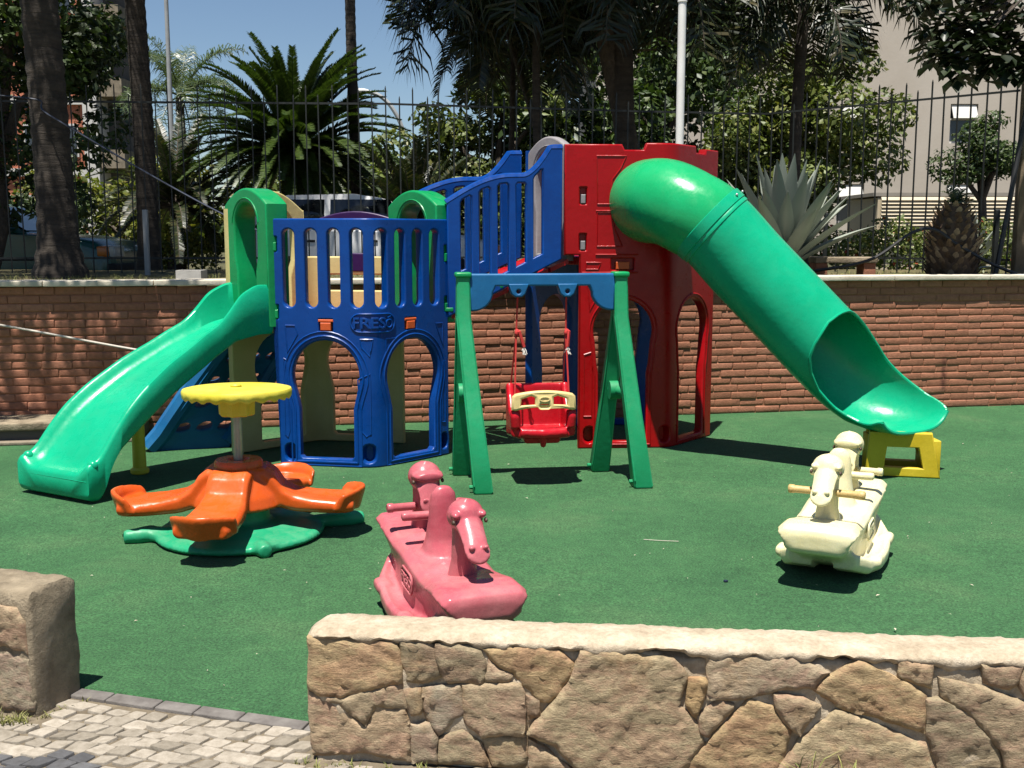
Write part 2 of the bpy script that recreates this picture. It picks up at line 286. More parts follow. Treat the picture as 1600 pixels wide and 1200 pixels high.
class MB:
    def __init__(s): s.v = []; s.f = []
    def add(s, vs, fs, M=None):
        b = len(s.v)
        s.v += [tuple(M @ Vector(v)) for v in vs] if M else [tuple(v) for v in vs]
        s.f += [tuple(i+b for i in f) for f in fs]; return s
    def mesh(s, me, M=None):
        return s.add([v.co[:] for v in me.vertices], [tuple(p.vertices) for p in me.polygons], M)
    def box(s, c, d, M=None, r=0.0):
        x, y, z = d[0]/2, d[1]/2, d[2]/2
        if r <= 0:
            vs = [(c[0]+a*x, c[1]+b*y, c[2]+e*z) for a in (-1, 1) for b in (-1, 1) for e in (-1, 1)]
            return s.add(vs, [(0, 1, 3, 2), (4, 6, 7, 5), (0, 4, 5, 1), (2, 3, 7, 6), (0, 2, 6, 4), (1, 5, 7, 3)], M)
        bm = bmesh.new(); bmesh.ops.create_cube(bm, size=1)
        for v in bm.verts: v.co = Vector((v.co.x*d[0], v.co.y*d[1], v.co.z*d[2]))
        bmesh.ops.bevel(bm, geom=bm.edges[:], offset=r, segments=3, affect='EDGES', profile=0.5)
        bm.verts.index_update()
        vs = [tuple(v.co+Vector(c)) for v in bm.verts]; fs = [tuple(v.index for v in f.verts) for f in bm.faces]
        bm.free(); return s.add(vs, fs, M)
    def loft(s, rings, cap=True, M=None, closed=True):
        n = len(rings[0]); vs = [p for r in rings for p in r]; fs = []
        for i in range(len(rings)-1):
            for j in range(n if closed else n-1):
                k = (j+1) % n; fs.append((i*n+j, i*n+k, (i+1)*n+k, (i+1)*n+j))
        if cap:
            fs.append(tuple(range(n-1, -1, -1))); fs.append(tuple((len(rings)-1)*n+j for j in range(n)))
        return s.add(vs, fs, M)
    def tube(s, pts, r, n=8, M=None, cap=True):
        pts = [Vector(p) for p in pts]; rs = r if isinstance(r, (list, tuple)) else [r]*len(pts); rings = []
        ref = None
        for i, p in enumerate(pts):
            t = (pts[min(i+1, len(pts)-1)]-pts[max(i-1, 0)])
            if t.length < 1e-9: t = Vector((0, 0, 1))
            t.normalize()
            if ref is None: ref = Vector((0, 0, 1)) if abs(t.z) < 0.9 else Vector((1, 0, 0))
            u = t.cross(ref).normalized(); w = u.cross(t).normalized(); ref = w
            rings.append([p+(u*math.cos(a)+w*math.sin(a))*rs[i] for a in [2*PI*k/n for k in range(n)]])
        return s.loft(rings, cap, M)
    def ell(s, c, r, n=16, m=10, M=None):
        rings = []
        for i in range(1, m):
            th = PI*i/m; rings.append([(c[0]+r[0]*math.sin(th)*math.cos(2*PI*j/n), c[1]+r[1]*math.sin(th)*math.sin(2*PI*j/n), c[2]-r[2]*math.cos(th)) for j in range(n)])
        vs = [p for q in rings for p in q]; vs += [(c[0], c[1], c[2]-r[2]), (c[0], c[1], c[2]+r[2])]; fs = []
        for i in range(m-2):
            for j in range(n): k = (j+1) % n; fs.append((i*n+j, i*n+k, (i+1)*n+k, (i+1)*n+j))
        b = len(vs)-2
        for j in range(n): k = (j+1) % n; fs.append((b, k, j)); fs.append((b+1, (m-2)*n+j, (m-2)*n+k))
        return s.add(vs, fs, M)
    def lathe(s, prof, n=24, M=None):
        return s.loft([[(r*math.cos(2*PI*j/n), r*math.sin(2*PI*j/n), z) for j in range(n)] for r, z in prof], True, M)
    def to(s, name='m'):
        me = bpy.data.meshes.new(name); me.from_pydata(s.v, [], s.f); me.validate(); me.update(); return me
    def build(s, name, mat, parent=None, ang=40):
        return link(name, s.to(name), mat, parent, ang=ang)
def evaluated(ob):
    COL.objects.link(ob); dg = bpy.context.evaluated_depsgraph_get(); me = bpy.data.meshes.new_from_object(ob.evaluated_get(dg))
    COL.objects.unlink(ob); return me
def blend(mb, voxel=0.01, it=6, fac=0.5, dec=None):
    """fuse overlapping solids into one smooth moulded skin"""
    o = bpy.data.objects.new('tmp', mb.to())
    r = o.modifiers.new('r', 'REMESH'); r.mode = 'VOXEL'; r.voxel_size = voxel
    if it: q = o.modifiers.new('s', 'SMOOTH'); q.factor = fac; q.iterations = it
    me = evaluated(o); d = o.data; bpy.data.objects.remove(o); bpy.data.meshes.remove(d); me.materials.clear(); return me
def flat(polys, thick, bevel=0.006, res=2):
    """2D outline with holes -> rounded slab in XY, thickness along Z"""
    cu = bpy.data.curves.new('c', 'CURVE'); cu.dimensions = '2D'; cu.fill_mode = 'BOTH'
    cu.extrude = max(1e-4, thick/2-bevel); cu.bevel_depth = bevel; cu.bevel_resolution = res; cu.offset = -bevel
    for p in polys:
        sp = cu.splines.new('POLY'); sp.points.add(len(p)-1); sp.use_cyclic_u = True
        for q, a in zip(sp.points, p): q.co = (a[0], a[1], 0, 1)
    o = bpy.data.objects.new('tmp', cu); me = evaluated(o); bpy.data.objects.remove(o); bpy.data.curves.remove(cu)
    me.materials.clear(); return me
def text_mesh(txt, size, depth, bevel=0.0, sx=1.0):
    cu = bpy.data.curves.new('t', 'FONT'); cu.body = txt; cu.size = size; cu.extrude = depth; cu.bevel_depth = bevel
    cu.align_x = 'CENTER'; cu.align_y = 'CENTER'; cu.resolution_u = 3; cu.offset = 0.0
    o = bpy.data.objects.new('tmp', cu); me = evaluated(o); bpy.data.objects.remove(o); bpy.data.curves.remove(cu); me.materials.clear()
    me.transform(Matrix.Diagonal((sx, 1, 1, 1))); return me
def arc(cx, cy, rx, ry, a0, a1, n=12):
    return [(cx+rx*math.cos(math.radians(a0+(a1-a0)*i/n)), cy+ry*math.sin(math.radians(a0+(a1-a0)*i/n))) for i in range(n+1)]
def stadium(cx, z0, z1, w, n=8):
    r = w/2; return arc(cx, z1-r, r, r, 0, 180, n)+arc(cx, z0+r, r, r, 180, 360, n)
def rrect(x0, y0, x1, y1, r, n=4):
    return arc(x1-r, y1-r, r, r, 0, 90, n)+arc(x0+r, y1-r, r, r, 90, 180, n)+arc(x0+r, y0+r, r, r, 180, 270, n)+arc(x1-r, y0+r, r, r, 270, 360, n)
def resample(pts, d):
    out = []
    for a, b in zip(pts, pts[1:]+pts[:1]):
        n = max(1, int(math.hypot(b[0]-a[0], b[1]-a[1])/d))
        out += [(a[0]+(b[0]-a[0])*i/n, a[1]+(b[1]-a[1])*i/n) for i in range(n)]
    return out
class Fold:
    """plan path A-B-C with a rounded corner; maps (along, height, outward) to the world"""
    def __init__(s, A, B, C, k=0.07):
        s.A, s.B, s.C = Vector(A), Vector(B), Vector(C); s.L1 = (s.B-s.A).length; s.L2 = (s.C-s.B).length; s.L = s.L1+s.L2; s.k = k
        s.d1 = (s.B-s.A).normalized(); s.d2 = (s.C-s.B).normalized()
        s.n1 = Vector((s.d1.y, -s.d1.x)); s.n2 = Vector((s.d2.y, -s.d2.x))
    def at(s, a):
        if a <= s.L1-s.k: return s.A+s.d1*a, s.n1
        if a >= s.L1+s.k: return s.B+s.d2*(a-s.L1), s.n2
        t = (a-(s.L1-s.k))/(2*s.k); P0 = s.B-s.d1*s.k; P2 = s.B+s.d2*s.k
        p = P0*(1-t)**2+s.B*2*t*(1-t)+P2*t*t; n = (s.n1*(1-t)+s.n2*t).normalized(); return p, n
    def pt(s, a, z, o=0.0):
        p, n = s.at(a); return Vector((p.x+n.x*o, p.y+n.y*o, z))
    def wrap(s, me):
        bm = bmesh.new(); bm.from_mesh(me)
        for i in range(9):
            a = s.L1-s.k+2*s.k*i/8
            bmesh.ops.bisect_plane(bm, geom=bm.verts[:]+bm.edges[:]+bm.faces[:], plane_co=(a, 0, 0), plane_no=(1, 0, 0), dist=1e-6)
        for v in bm.verts: v.co = s.pt(v.co.x, v.co.y, v.co.z)
        bm.to_mesh(me); bm.free(); return me
    def ridge(s, pts, r=0.007, o=0.0, closed=False, mb=None):
        q = resample(pts, 0.03) if closed else [p for p in pts]
        if closed: q = q+[q[0]]
        (mb or MB()).tube([s.pt(a, z, o) for a, z in q], r, 6)
def strip_panel(P0, P1):
    """flat frame from plan point P0 to P1: local x along, local y up, local z outward (right-hand side)"""
    d = Vector((P1[0]-P0[0], P1[1]-P0[1], 0)).normalized(); n = Vector((d.y, -d.x, 0))
    return Matrix(((d.x, 0, n.x, P0[0]), (d.y, 0, n.y, P0[1]), (0, 1, 0, 0), (0, 0, 0, 1)))
def spline(pts, n=8):
    """Catmull-Rom through 3D points"""
    P = [Vector(p) for p in pts]; P = [P[0]*2-P[1]]+P+[P[-1]*2-P[-2]]; out = []
    for i in range(1, len(P)-2):
        for k in range(n):
            t = k/n; a, b, c, d = P[i-1], P[i], P[i+1], P[i+2]
            out.append(0.5*((2*b)+(c-a)*t+(2*a-5*b+4*c-d)*t*t+(3*b-a-3*c+d)*t**3))
    out.append(P[-2]); return out
def copy_tree(o, parent=None, at=None):
    c = o.copy(); COL.objects.link(c)
    if parent is not None: c.parent = parent
    ABS[c] = Vector(at) if at is not None else ABS[o]
    if at is not None: c.location = at
    for ch in list(o.children): copy_tree(ch, c)
    return c

# ================================================================== SETTING
def sheet(name, pts, z, mat, sub=None):
    mb = MB(); mb.add([(x, y, z if not callable(z) else z(x, y)) for x, y in pts], [tuple(range(len(pts)))])
    return tag(mb.build(name, mat, None, None), kind='structure')
sheet('ground', [(-300, -60), (300, -60), (300, 11), (-300, 11)], -0.10, 'joint_sand')
TURF_EDGE = [(-9.0, 5.99), (-1.52, 3.70), (-0.62, 3.425), (-0.5, 3.25), (7.0, 2.55)]
WALL_A, WALL_B = Vector((-6.6, 8.30)), Vector((7.4, 10.80)); WD = (WALL_B-WALL_A).normalized(); WN = Vector((WD.y, -WD.x))
def make_turf():
    """green carpet laid over a not quite even base"""
    xs = np.linspace(-9, 8, 120); me = MB(); nx = len(xs); rows = 70
    for j in range(rows+1):
        for x in xs:
            y0 = np.interp(x, [p[0] for p in TURF_EDGE], [p[1] for p in TURF_EDGE]); y1 = WALL_A.y+(x-WALL_A.x)*WD.y/WD.x+0.05
            t = (j/rows)**1.5; y = y0+(y1-y0)*t
            h = 0.006*noise.noise(Vector((x*0.9, y*0.9, 0)))+0.003*noise.noise(Vector((x*4, y*4, 3)))
            me.v.append((x, y, h-0.002 if j else -0.02))
    for j in range(rows):
        for i in range(nx-1): me.f.append((j*nx+i, j*nx+i+1, (j+1)*nx+i+1, (j+1)*nx+i))
    tag(me.build('turf', 'turf', None, None), kind='structure')
make_turf()
PAVE = sheet('pavement', [(-9, 6.0), (-9, -4), (8, -4), (8, 2.6), (-0.5, 3.28), (-0.6, 3.44), (-1.52, 3.72)], -0.009, 'joint_sand')

def make_cobbles():
    pav = PAVE
    rnd = random.Random(3); var = []
    for k in range(9):
        w, h = 0.0695*rnd.uniform(0.86, 1.03), 0.0622*rnd.uniform(0.86, 1.03); sk = rnd.uniform(0.006, 0.012)
        q = [(-w/2-sk, -h/2), (w/2-sk, -h/2), (w/2+sk, h/2), (-w/2+sk, h/2)]
        q = [(a+rnd.uniform(-.0085, .0075), b+rnd.uniform(-.0065, .006)) for a, b in q]
        out = []
        for i in range(4):
            a, b, c = q[i-1], q[i], q[(i+1) % 4]
            out += [(b[0]+(a[0]-b[0])*0.09, b[1]+(a[1]-b[1])*0.09), (b[0]+(c[0]-b[0])*0.09, b[1]+(c[1]-b[1])*0.09)]
        mb = MB(); n = 8; tl = [rnd.uniform(-.0022, .0022) for _ in range(3)]
        ring = lambda s, z: [(x*s, y*s, z+(tl[0]*x/0.03+tl[1]*y/0.03 if z > 0 else 0)) for x, y in out]
        mb.loft([ring(1.0, -0.04), ring(1.0, 0.004), ring(0.95, 0.0075), ring(0.6, 0.0085+tl[2]*0.3)], True)
        me = mb.to('cobble'); finish(me, 35); var.append(me)
    e1 = Vector((0.956, -0.293)); e2 = Vector((-0.293, -0.956)); org = Vector((-1.52, 3.70))
    cnt = 0
    for j in range(16):
        for i in range(-14, 24):
            u = i*0.074+(0.034*j % 0.074)+rnd.uniform(-.002, .002)+0.018*math.sin(j*1.3); v = 0.105+j*0.0655+rnd.uniform(-.003, .003)+0.018*math.sin(u*6+j*0.3)
            p = org+e1*u+e2*v
            if p.y < 2.88 or p.x < -2.1 or p.x > 0.1: continue
            if p.y > 3.15-0.107*(p.x+0.63) and p.x > -0.66: continue
            if p.y > 3.43-0.3*(p.x+1.60) and p.x < -1.56: continue
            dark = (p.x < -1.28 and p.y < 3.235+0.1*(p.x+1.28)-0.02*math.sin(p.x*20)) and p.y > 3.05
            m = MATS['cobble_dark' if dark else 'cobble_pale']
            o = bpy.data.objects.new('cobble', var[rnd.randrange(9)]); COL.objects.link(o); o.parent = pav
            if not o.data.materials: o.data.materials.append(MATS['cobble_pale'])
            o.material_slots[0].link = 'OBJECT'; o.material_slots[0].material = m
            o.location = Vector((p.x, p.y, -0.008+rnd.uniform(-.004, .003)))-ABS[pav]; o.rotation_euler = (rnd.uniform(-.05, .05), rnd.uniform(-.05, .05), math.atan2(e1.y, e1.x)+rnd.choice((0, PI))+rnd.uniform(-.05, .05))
            cnt += 1
    # dark kerb blocks along the carpet
    t = -0.05; k = 0
    while t < 0.98:
        L = rnd.uniform(0.15, 0.24)
        mb = MB(); mb.box((0, 0, 0), (L-0.006, 0.062, 0.06), None, 0.005)
        me = mb.to('kerb_block'); c = org+e1*(t+L/2)+e2*0.032
        for v in me.vertices: v.co += Vector((noise.noise(v.co*30+Vector((k, 0, 0)))*0.004, noise.noise(v.co*30+Vector((0, k, 9)))*0.004, 0))
        me.transform(Matrix.Translation((c.x, c.y, -0.026)) @ Matrix.Rotation(math.atan2(e1.y, e1.x)+rnd.uniform(-.01, .01), 4, 'Z'))
        link('kerb_block', me, 'kerb_dark', pav); t += L; k += 1
make_cobbles()

# raised lawn behind the brick wall, the street and the park beyond it
def wall_y(x): return WALL_A.y+(x-WALL_A.x)*WD.y/WD.x
def make_terrain():
    mb = MB(); xs = np.linspace(-14, 14, 90); n = len(xs); ts = np.linspace(0, 1, 18)
    for t in ts:
        for x in xs:
            y0 = wall_y(x)+0.13; y = y0+(14.7-y0)*t
            z = 1.19+0.025*noise.noise(Vector((x*1.3, y*1.3, 0)))-(max(0, y-13.8)/0.8)*0.45
            mb.v.append((x, y, z))
    for j in range(len(ts)-1):
        for i in range(n-1): mb.f.append((j*n+i, j*n+i+1, (j+1)*n+i+1, (j+1)*n+i))
    tag(mb.build('lawn', 'lawn', None, None), kind='structure')
make_terrain()
sheet('street', [(-60, 14.5), (60, 14.5), (60, 20.0), (-60, 20.0)], 0.74, 'asphalt')
mb = MB(); mb.box((0, 20.1, 0.80), (120, 0.2, 0.2)); tag(mb.build('kerb', 'cement_slab'), kind='structure')
sheet('park_ground', [(-300, 20.2), (300, 20.2), (300, 400), (-300, 400)], 0.86, 'park_earth')

# ------------------------------------------------------------------ brick wall
def make_brick_wall():
    L = (WALL_B-WALL_A).length; mid = WALL_A+WD*L/2
    w = thing('brick_wall', 'long low red brick retaining wall with pale coping behind the playground', 'wall', (mid.x, mid.y, 0))
    R = math.atan2(WD.y, WD.x); M = Matrix.Translation((WALL_A.x, WALL_A.y, 0)) @ Matrix.Rotation(R, 4, 'Z')
    mb = MB(); mb.box((L/2, 0.080, 0.59), (L, 0.17, 1.2), M); mb.build('mortar', 'mortar', w)
    # coping slabs
    rnd = random.Random(5); x = 0
    while x < L:
        l = rnd.uniform(0.85, 1.0); mb = MB(); mb.box((x+l/2, 0.075, 1.226+rnd.uniform(-.002, .002)), (l-0.006, 0.30, 0.045), M, 0.007)
        mb.build('coping_slab', 'coping_stone', w); x += l
    var = []
    for k in range(10):
        m2 = MB(); m2.box((0, 0, 0), (0.2315, 0.10, 0.0585), None, 0.007 if k < 7 else 0.012); me = m2.to('brick')
        for v in me.vertices:
            f = 0.005 if k < 7 else 0.010
            v.co += Vector((noise.noise(v.co*19+Vector((k*7, 0, 0)))*f, noise.noise(v.co*23+Vector((0, k*5, 0)))*f, noise.noise(v.co*17+Vector((0, 0, k*3)))*f))
        finish(me, 45); me.materials.append(MATS['brick_clay']); var.append(me)
    C, P = 18, 0.0667; spots = []
    for c in range(C):
        x = -0.12 if c % 2 else 0.0; x -= rnd.uniform(0, .02)
        while x < L:
            l = 0.236*rnd.uniform(0.97, 1.03)
            p = M @ Vector((x+l/2, 0.05-0.014+rnd.uniform(-.004, .004), 0.034+c*P+rnd.uniform(-.002, .002)))
            k = rnd.randrange(10) if c < 5 else rnd.randrange(8); spots.append((p, k, rnd.uniform(-.012, .012), l/0.236)); x += l
    def vis(p):
        px = 800+1700*p.x/p.y
        if px < -20 or px > 1620: return 99
        hid = 0
        return p.y+hid
    order = sorted(range(len(spots)), key=lambda i: vis(spots[i][0])); own = set(order[:300]); rest = MB()
    for i, (p, k, t, s) in enumerate(spots):
        if i in own:
            o = bpy.data.objects.new('brick', var[k]); COL.objects.link(o); o.parent = w; o.location = p-ABS[w]
            o.rotation_euler = (0, t*0.6, R+t); o.scale = (s, 1, 1)
        else:
            rest.mesh(var[k], Matrix.Translation(p) @ Matrix.Rotation(R+t, 4, 'Z') @ Matrix.Rotation(t*0.6, 4, 'Y') @ Matrix.Diagonal((s, 1, 1, 1)))
    o = rest.build('brick_courses', 'brick_clay', w, 45); o['kind'] = 'stuff'
make_brick_wall()

# concrete ledge at the wall's left foot
def make_ledge():
    R = math.atan2(WD.y, WD.x); a = Vector((-3.0, wall_y(-3.0))); 
    M = Matrix.Translation((a.x, a.y, 0)) @ Matrix.Rotation(R, 4, 'Z')
    t = thing('concrete_ledge', 'low concrete ledge at the foot of the brick wall beside the green slide', 'ledge', (a.x-1.6, a.y-0.5, 0))
    mb = MB(); mb.box((-1.75, -0.24, 0.135), (3.5, 0.44, 0.06), M, 0.012); mb.build('slab', 'cement_grey', t)
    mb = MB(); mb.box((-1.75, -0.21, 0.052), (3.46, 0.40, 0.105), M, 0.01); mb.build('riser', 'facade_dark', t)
    mb = MB(); mb.box((-1.75, -0.47, 0.012), (3.5, 0.08, 0.03), M, 0.008); mb.build('kerb_block', 'cement_slab', t)
make_ledge()

# ------------------------------------------------------------------ foreground stone walls
def stone_mesh(poly, seed, to3, depth=0.05, base=0.0):
    """one flat-laid wall stone: irregular outline, cleft face, rounded arris"""
    rnd = random.Random(seed); b = resample(poly, 0.018)
    nz = lambda x, y, k, f: noise.noise(Vector((x*f, y*f, seed*3.7+k)))
    b = [(x+nz(x, y, 0, 30)*0.006, y+nz(x, y, 5, 30)*0.006) for x, y in b]
    xs = [p[0] for p in b]; ys = [p[1] for p in b]; step = 0.013
    def inside(x, y):
        c = False; j = len(b)-1
        for i in range(len(b)):
            if (b[i][1] > y) != (b[j][1] > y) and x < (b[j][0]-b[i][0])*(y-b[i][1])/(b[j][1]-b[i][1]+1e-12)+b[i][0]: c = not c
            j = i
        return c
    ba = np.array(b)
    def dist(x, y): return float(np.sqrt(((ba-(x, y))**2).sum(1)).min())
    pts = []
    y = min(ys)
    while y < max(ys):
        x = min(xs)
        while x < max(xs):
            q = (x+rnd.uniform(-.003, .003), y+rnd.uniform(-.003, .003))
            if inside(*q) and dist(*q) > 0.009: pts.append(q)
            x += step
        y += step
    n = len(b); allp = [Vector(p) for p in b+pts]
    r = delaunay_2d_cdt(allp, [(i, (i+1) % n) for i in range(n)], [], 1, 1e-5)
    V, F = r[0], r[2]; tx, ty = rnd.uniform(-.12, .12), rnd.uniform(-.10, .10); cx, cy = np.mean(xs), np.mean(ys); ang = rnd.uniform(-.6, .9)
    ca, sa = math.cos(ang), math.sin(ang); mb = MB(); prot = rnd.uniform(0.0, 0.012)
    for v in V:
        x, y = v.x, v.y; d = dist(x, y)
        u, w = (x*ca+y*sa), (-x*sa+y*ca)
        h = base+prot+0.008*(1-math.exp(-d/0.0035))+tx*(x-cx)*0.5+ty*(y-cy)*0.5
        led = noise.noise(Vector((u*6, w*22, seed))); h += 0.006*(math.floor(led*3+0.5)/3)*(1-math.exp(-d/0.02))+0.006*nz(u, w*3, 2, 18)+0.0035*nz(u, w*2, 7, 60)+0.002*nz(x, y, 9, 140)
        mb.v.append(to3(x, y, h))
    for f in F: mb.f.append(tuple(f))
    # skirt back into the mortar
    ec = {}
    for f in F:
        for i in range(len(f)):
            e = (f[i], f[(i+1) % len(f)]); ec[e] = 1
    back = {}
    for (i, j) in list(ec):
        if (j, i) in ec: continue
        for k in (i, j):
            if k not in back: back[k] = len(mb.v); mb.v.append(to3(V[k].x, V[k].y, base-depth))
        mb.f.append((j, i, back[i], back[j]))
    return mb
def displaced_box(name, mat, parent, M, L, W, H, nx, ny, nz_, amp, seed, top_round=0.03, cap_only=False):
    """box with rounded top edges and a rough cast surface (x along, y depth, z up)"""
    prof = []
    r = top_round
    def seg(a, b, n): return [(a[0]+(b[0]-a[0])*i/n, a[1]+(b[1]-a[1])*i/n) for i in range(n)]
    prof += seg((0, 0), (0, H-r), nz_)+[(r-r*math.cos(t), H-r+r*math.sin(t)) for t in np.linspace(0, PI/2, 5)][:-1]
    prof += seg((r, H), (W-r, H), ny)+[(W-r+r*math.sin(t), H-r+r*math.cos(t)) for t in np.linspace(0, PI/2, 5)][:-1]
    prof += seg((W, H-r), (W, 0), nz_)+[(W, 0)]
    rings = []; N = nx
    xs = [0.0]+[L*i/N for i in range(N+1)]+[L]
    for q, x in enumerate(xs):
        ring = []
        for (y, z) in prof:
            ins = 0.0
            if q == 0 or q == len(xs)-1: ins = 0.02
            yy = W/2+(y-W/2)*(1-ins*2/W*0.5); zz = z-(ins*0.7 if z > H*0.7 else 0)
            xx = x+(0 if (q in (0, len(xs)-1)) else (0.008 if q == 1 else (-0.008 if q == len(xs)-2 else 0)))
            p = Vector((xx, yy, zz)); n = noise.noise(p*9+Vector((seed, 0, 0)))*amp+noise.noise(p*28+Vector((0, seed, 0)))*amp*0.5+noise.noise(p*80+Vector((0, seed, 4)))*amp*0.22
            d = Vector((0, (y-W/2)/W, (z-H/2)/H)); d.normalize()
            ring.append(M @ (p+d*n))
        rings.append(ring)
    mb = MB(); mb.loft(rings, True); return mb.build(name, mat, parent, 60)
def grow(p, e):
    """push a polygon's corners outwards so neighbours nearly touch"""
    out = []
    for i in range(len(p)):
        a, b, c = Vector(p[i-1]), Vector(p[i]), Vector(p[(i+1) % len(p)]); d1, d2 = (b-a).normalized(), (c-b).normalized()
        n = Vector((d1.y, -d1.x))+Vector((d2.y, -d2.x)); n = n.normalized() if n.length > 1e-6 else Vector((d1.y, -d1.x)); q = b+n*e; out.append((q.x, max(0, min(q.y, 0.388))))
    return out
STONES = [
[(0.006,0.42),(0.06,0.411),(0.204,0.384),(0.268,0.383),(0.289,0.358),(0.295,0.292),(0.295,0.259),(0.201,0.236),(0.106,0.202),(0.041,0.207),(0.005,0.227)],
[(0.044,0.199),(0.106,0.196),(0.201,0.231),(0.298,0.254),(0.314,0.182),(0.215,0.181),(0.183,0.118),(0.098,0.18)],
[(0.001,0.216),(0.091,0.175),(0.177,0.105),(0.216,0.175),(0.301,0.174),(0.32,0.123),(0.319,0.009),(0.277,0.012),(0.175,0.026),(0.065,0.012),(0.014,0.009),(0.004,0.122)],
[(0.293,0.395),(0.34,0.412),(0.375,0.398),(0.396,0.37),(0.416,0.279),(0.359,0.26),(0.313,0.262),(0.299,0.315)],
[(0.407,0.396),(0.467,0.399),(0.537,0.365),(0.554,0.333),(0.545,0.271),(0.445,0.262),(0.42,0.298),(0.403,0.356)],
[(0.564,0.337),(0.593,0.309),(0.635,0.293),(0.621,0.274),(0.552,0.271)],
[(0.548,0.373),(0.677,0.407),(0.732,0.413),(0.767,0.378),(0.819,0.337),(0.809,0.304),(0.751,0.214),(0.719,0.22),(0.67,0.258),(0.639,0.304),(0.593,0.32)],
[(0.839,0.378),(0.953,0.379),(1.113,0.363),(1.154,0.316),(1.129,0.221),(1.185,0.166),(1.203,0.109),(1.134,0.0),(0.839,0.0),(0.769,0.079),(0.684,0.119),(0.747,0.196),(0.809,0.286)],
[(0.3,0.232),(0.354,0.24),(0.357,0.162),(0.329,0.159),(0.31,0.19)],
[(0.363,0.24),(0.474,0.256),(0.487,0.169),(0.404,0.089),(0.386,0.119),(0.36,0.185)],
[(0.481,0.257),(0.656,0.268),(0.669,0.243),(0.67,0.113),(0.54,0.104),(0.492,0.143)],
[(0.407,0.077),(0.479,0.113),(0.532,0.074),(0.563,0.0),(0.407,0.0)],
[(0.54,0.096),(0.677,0.106),(0.678,0.0),(0.578,0.0)],
[(0.325,0.122),(0.379,0.126),(0.399,0.082),(0.398,0.0),(0.322,0.0)],
[(0.677,0.236),(0.712,0.216),(0.712,0.172),(0.684,0.156)],
[(0.684,0.093),(0.758,0.045),(0.818,0.0),(0.688,0.0)],
[(1.21,0.372),(1.306,0.401),(1.452,0.4),(1.48,0.373),(1.556,0.348),(1.515,0.303),(1.416,0.287),(1.324,0.256),(1.216,0.249)],
[(1.158,0.309),(1.21,0.304),(1.2,0.239),(1.177,0.18),(1.156,0.23)],
[(1.187,0.195),(1.25,0.245),(1.288,0.229),(1.285,0.215),(1.219,0.132),(1.199,0.138)],
[(1.334,0.249),(1.398,0.233),(1.459,0.157),(1.441,0.093),(1.412,0.0),(1.148,0.0),(1.146,0.033),(1.22,0.11)],
[(1.41,0.271),(1.49,0.264),(1.535,0.241),(1.486,0.154),(1.462,0.167),(1.412,0.228)],
[(1.643,0.401),(1.69,0.361),(1.79,0.316),(1.83,0.283),(1.836,0.179),(1.723,0.209),(1.59,0.245),(1.517,0.29),(1.567,0.335)],
[(1.759,0.406),(1.851,0.386),(1.848,0.309),(1.756,0.343)],
[(1.584,0.227),(1.657,0.206),(1.824,0.139),(1.838,0.14),(1.886,0.016),(1.426,0.0),(1.428,0.045),(1.488,0.13)],
[(1.838,0.275),(1.875,0.278),(1.968,0.225),(2.051,0.124),(2.076,0.027),(1.902,0.017),(1.847,0.171)],
[(1.872,0.341),(1.995,0.317),(2.119,0.268),(2.175,0.188),(2.173,0.025),(2.086,0.02),(2.058,0.132),(1.976,0.227),(1.882,0.286)],
[(1.985,0.388),(2.048,0.404),(2.092,0.4),(2.09,0.337),(2.066,0.315),(1.995,0.333)],
[(2.102,0.393),(2.194,0.39),(2.231,0.295),(2.173,0.216),(2.125,0.28),(2.098,0.324)],
[(2.181,0.195),(2.238,0.288),(2.327,0.279),(2.35,0.035),(2.179,0.019)],
[(2.203,0.391),(2.287,0.401),(2.346,0.362),(2.329,0.286),(2.237,0.302)]]
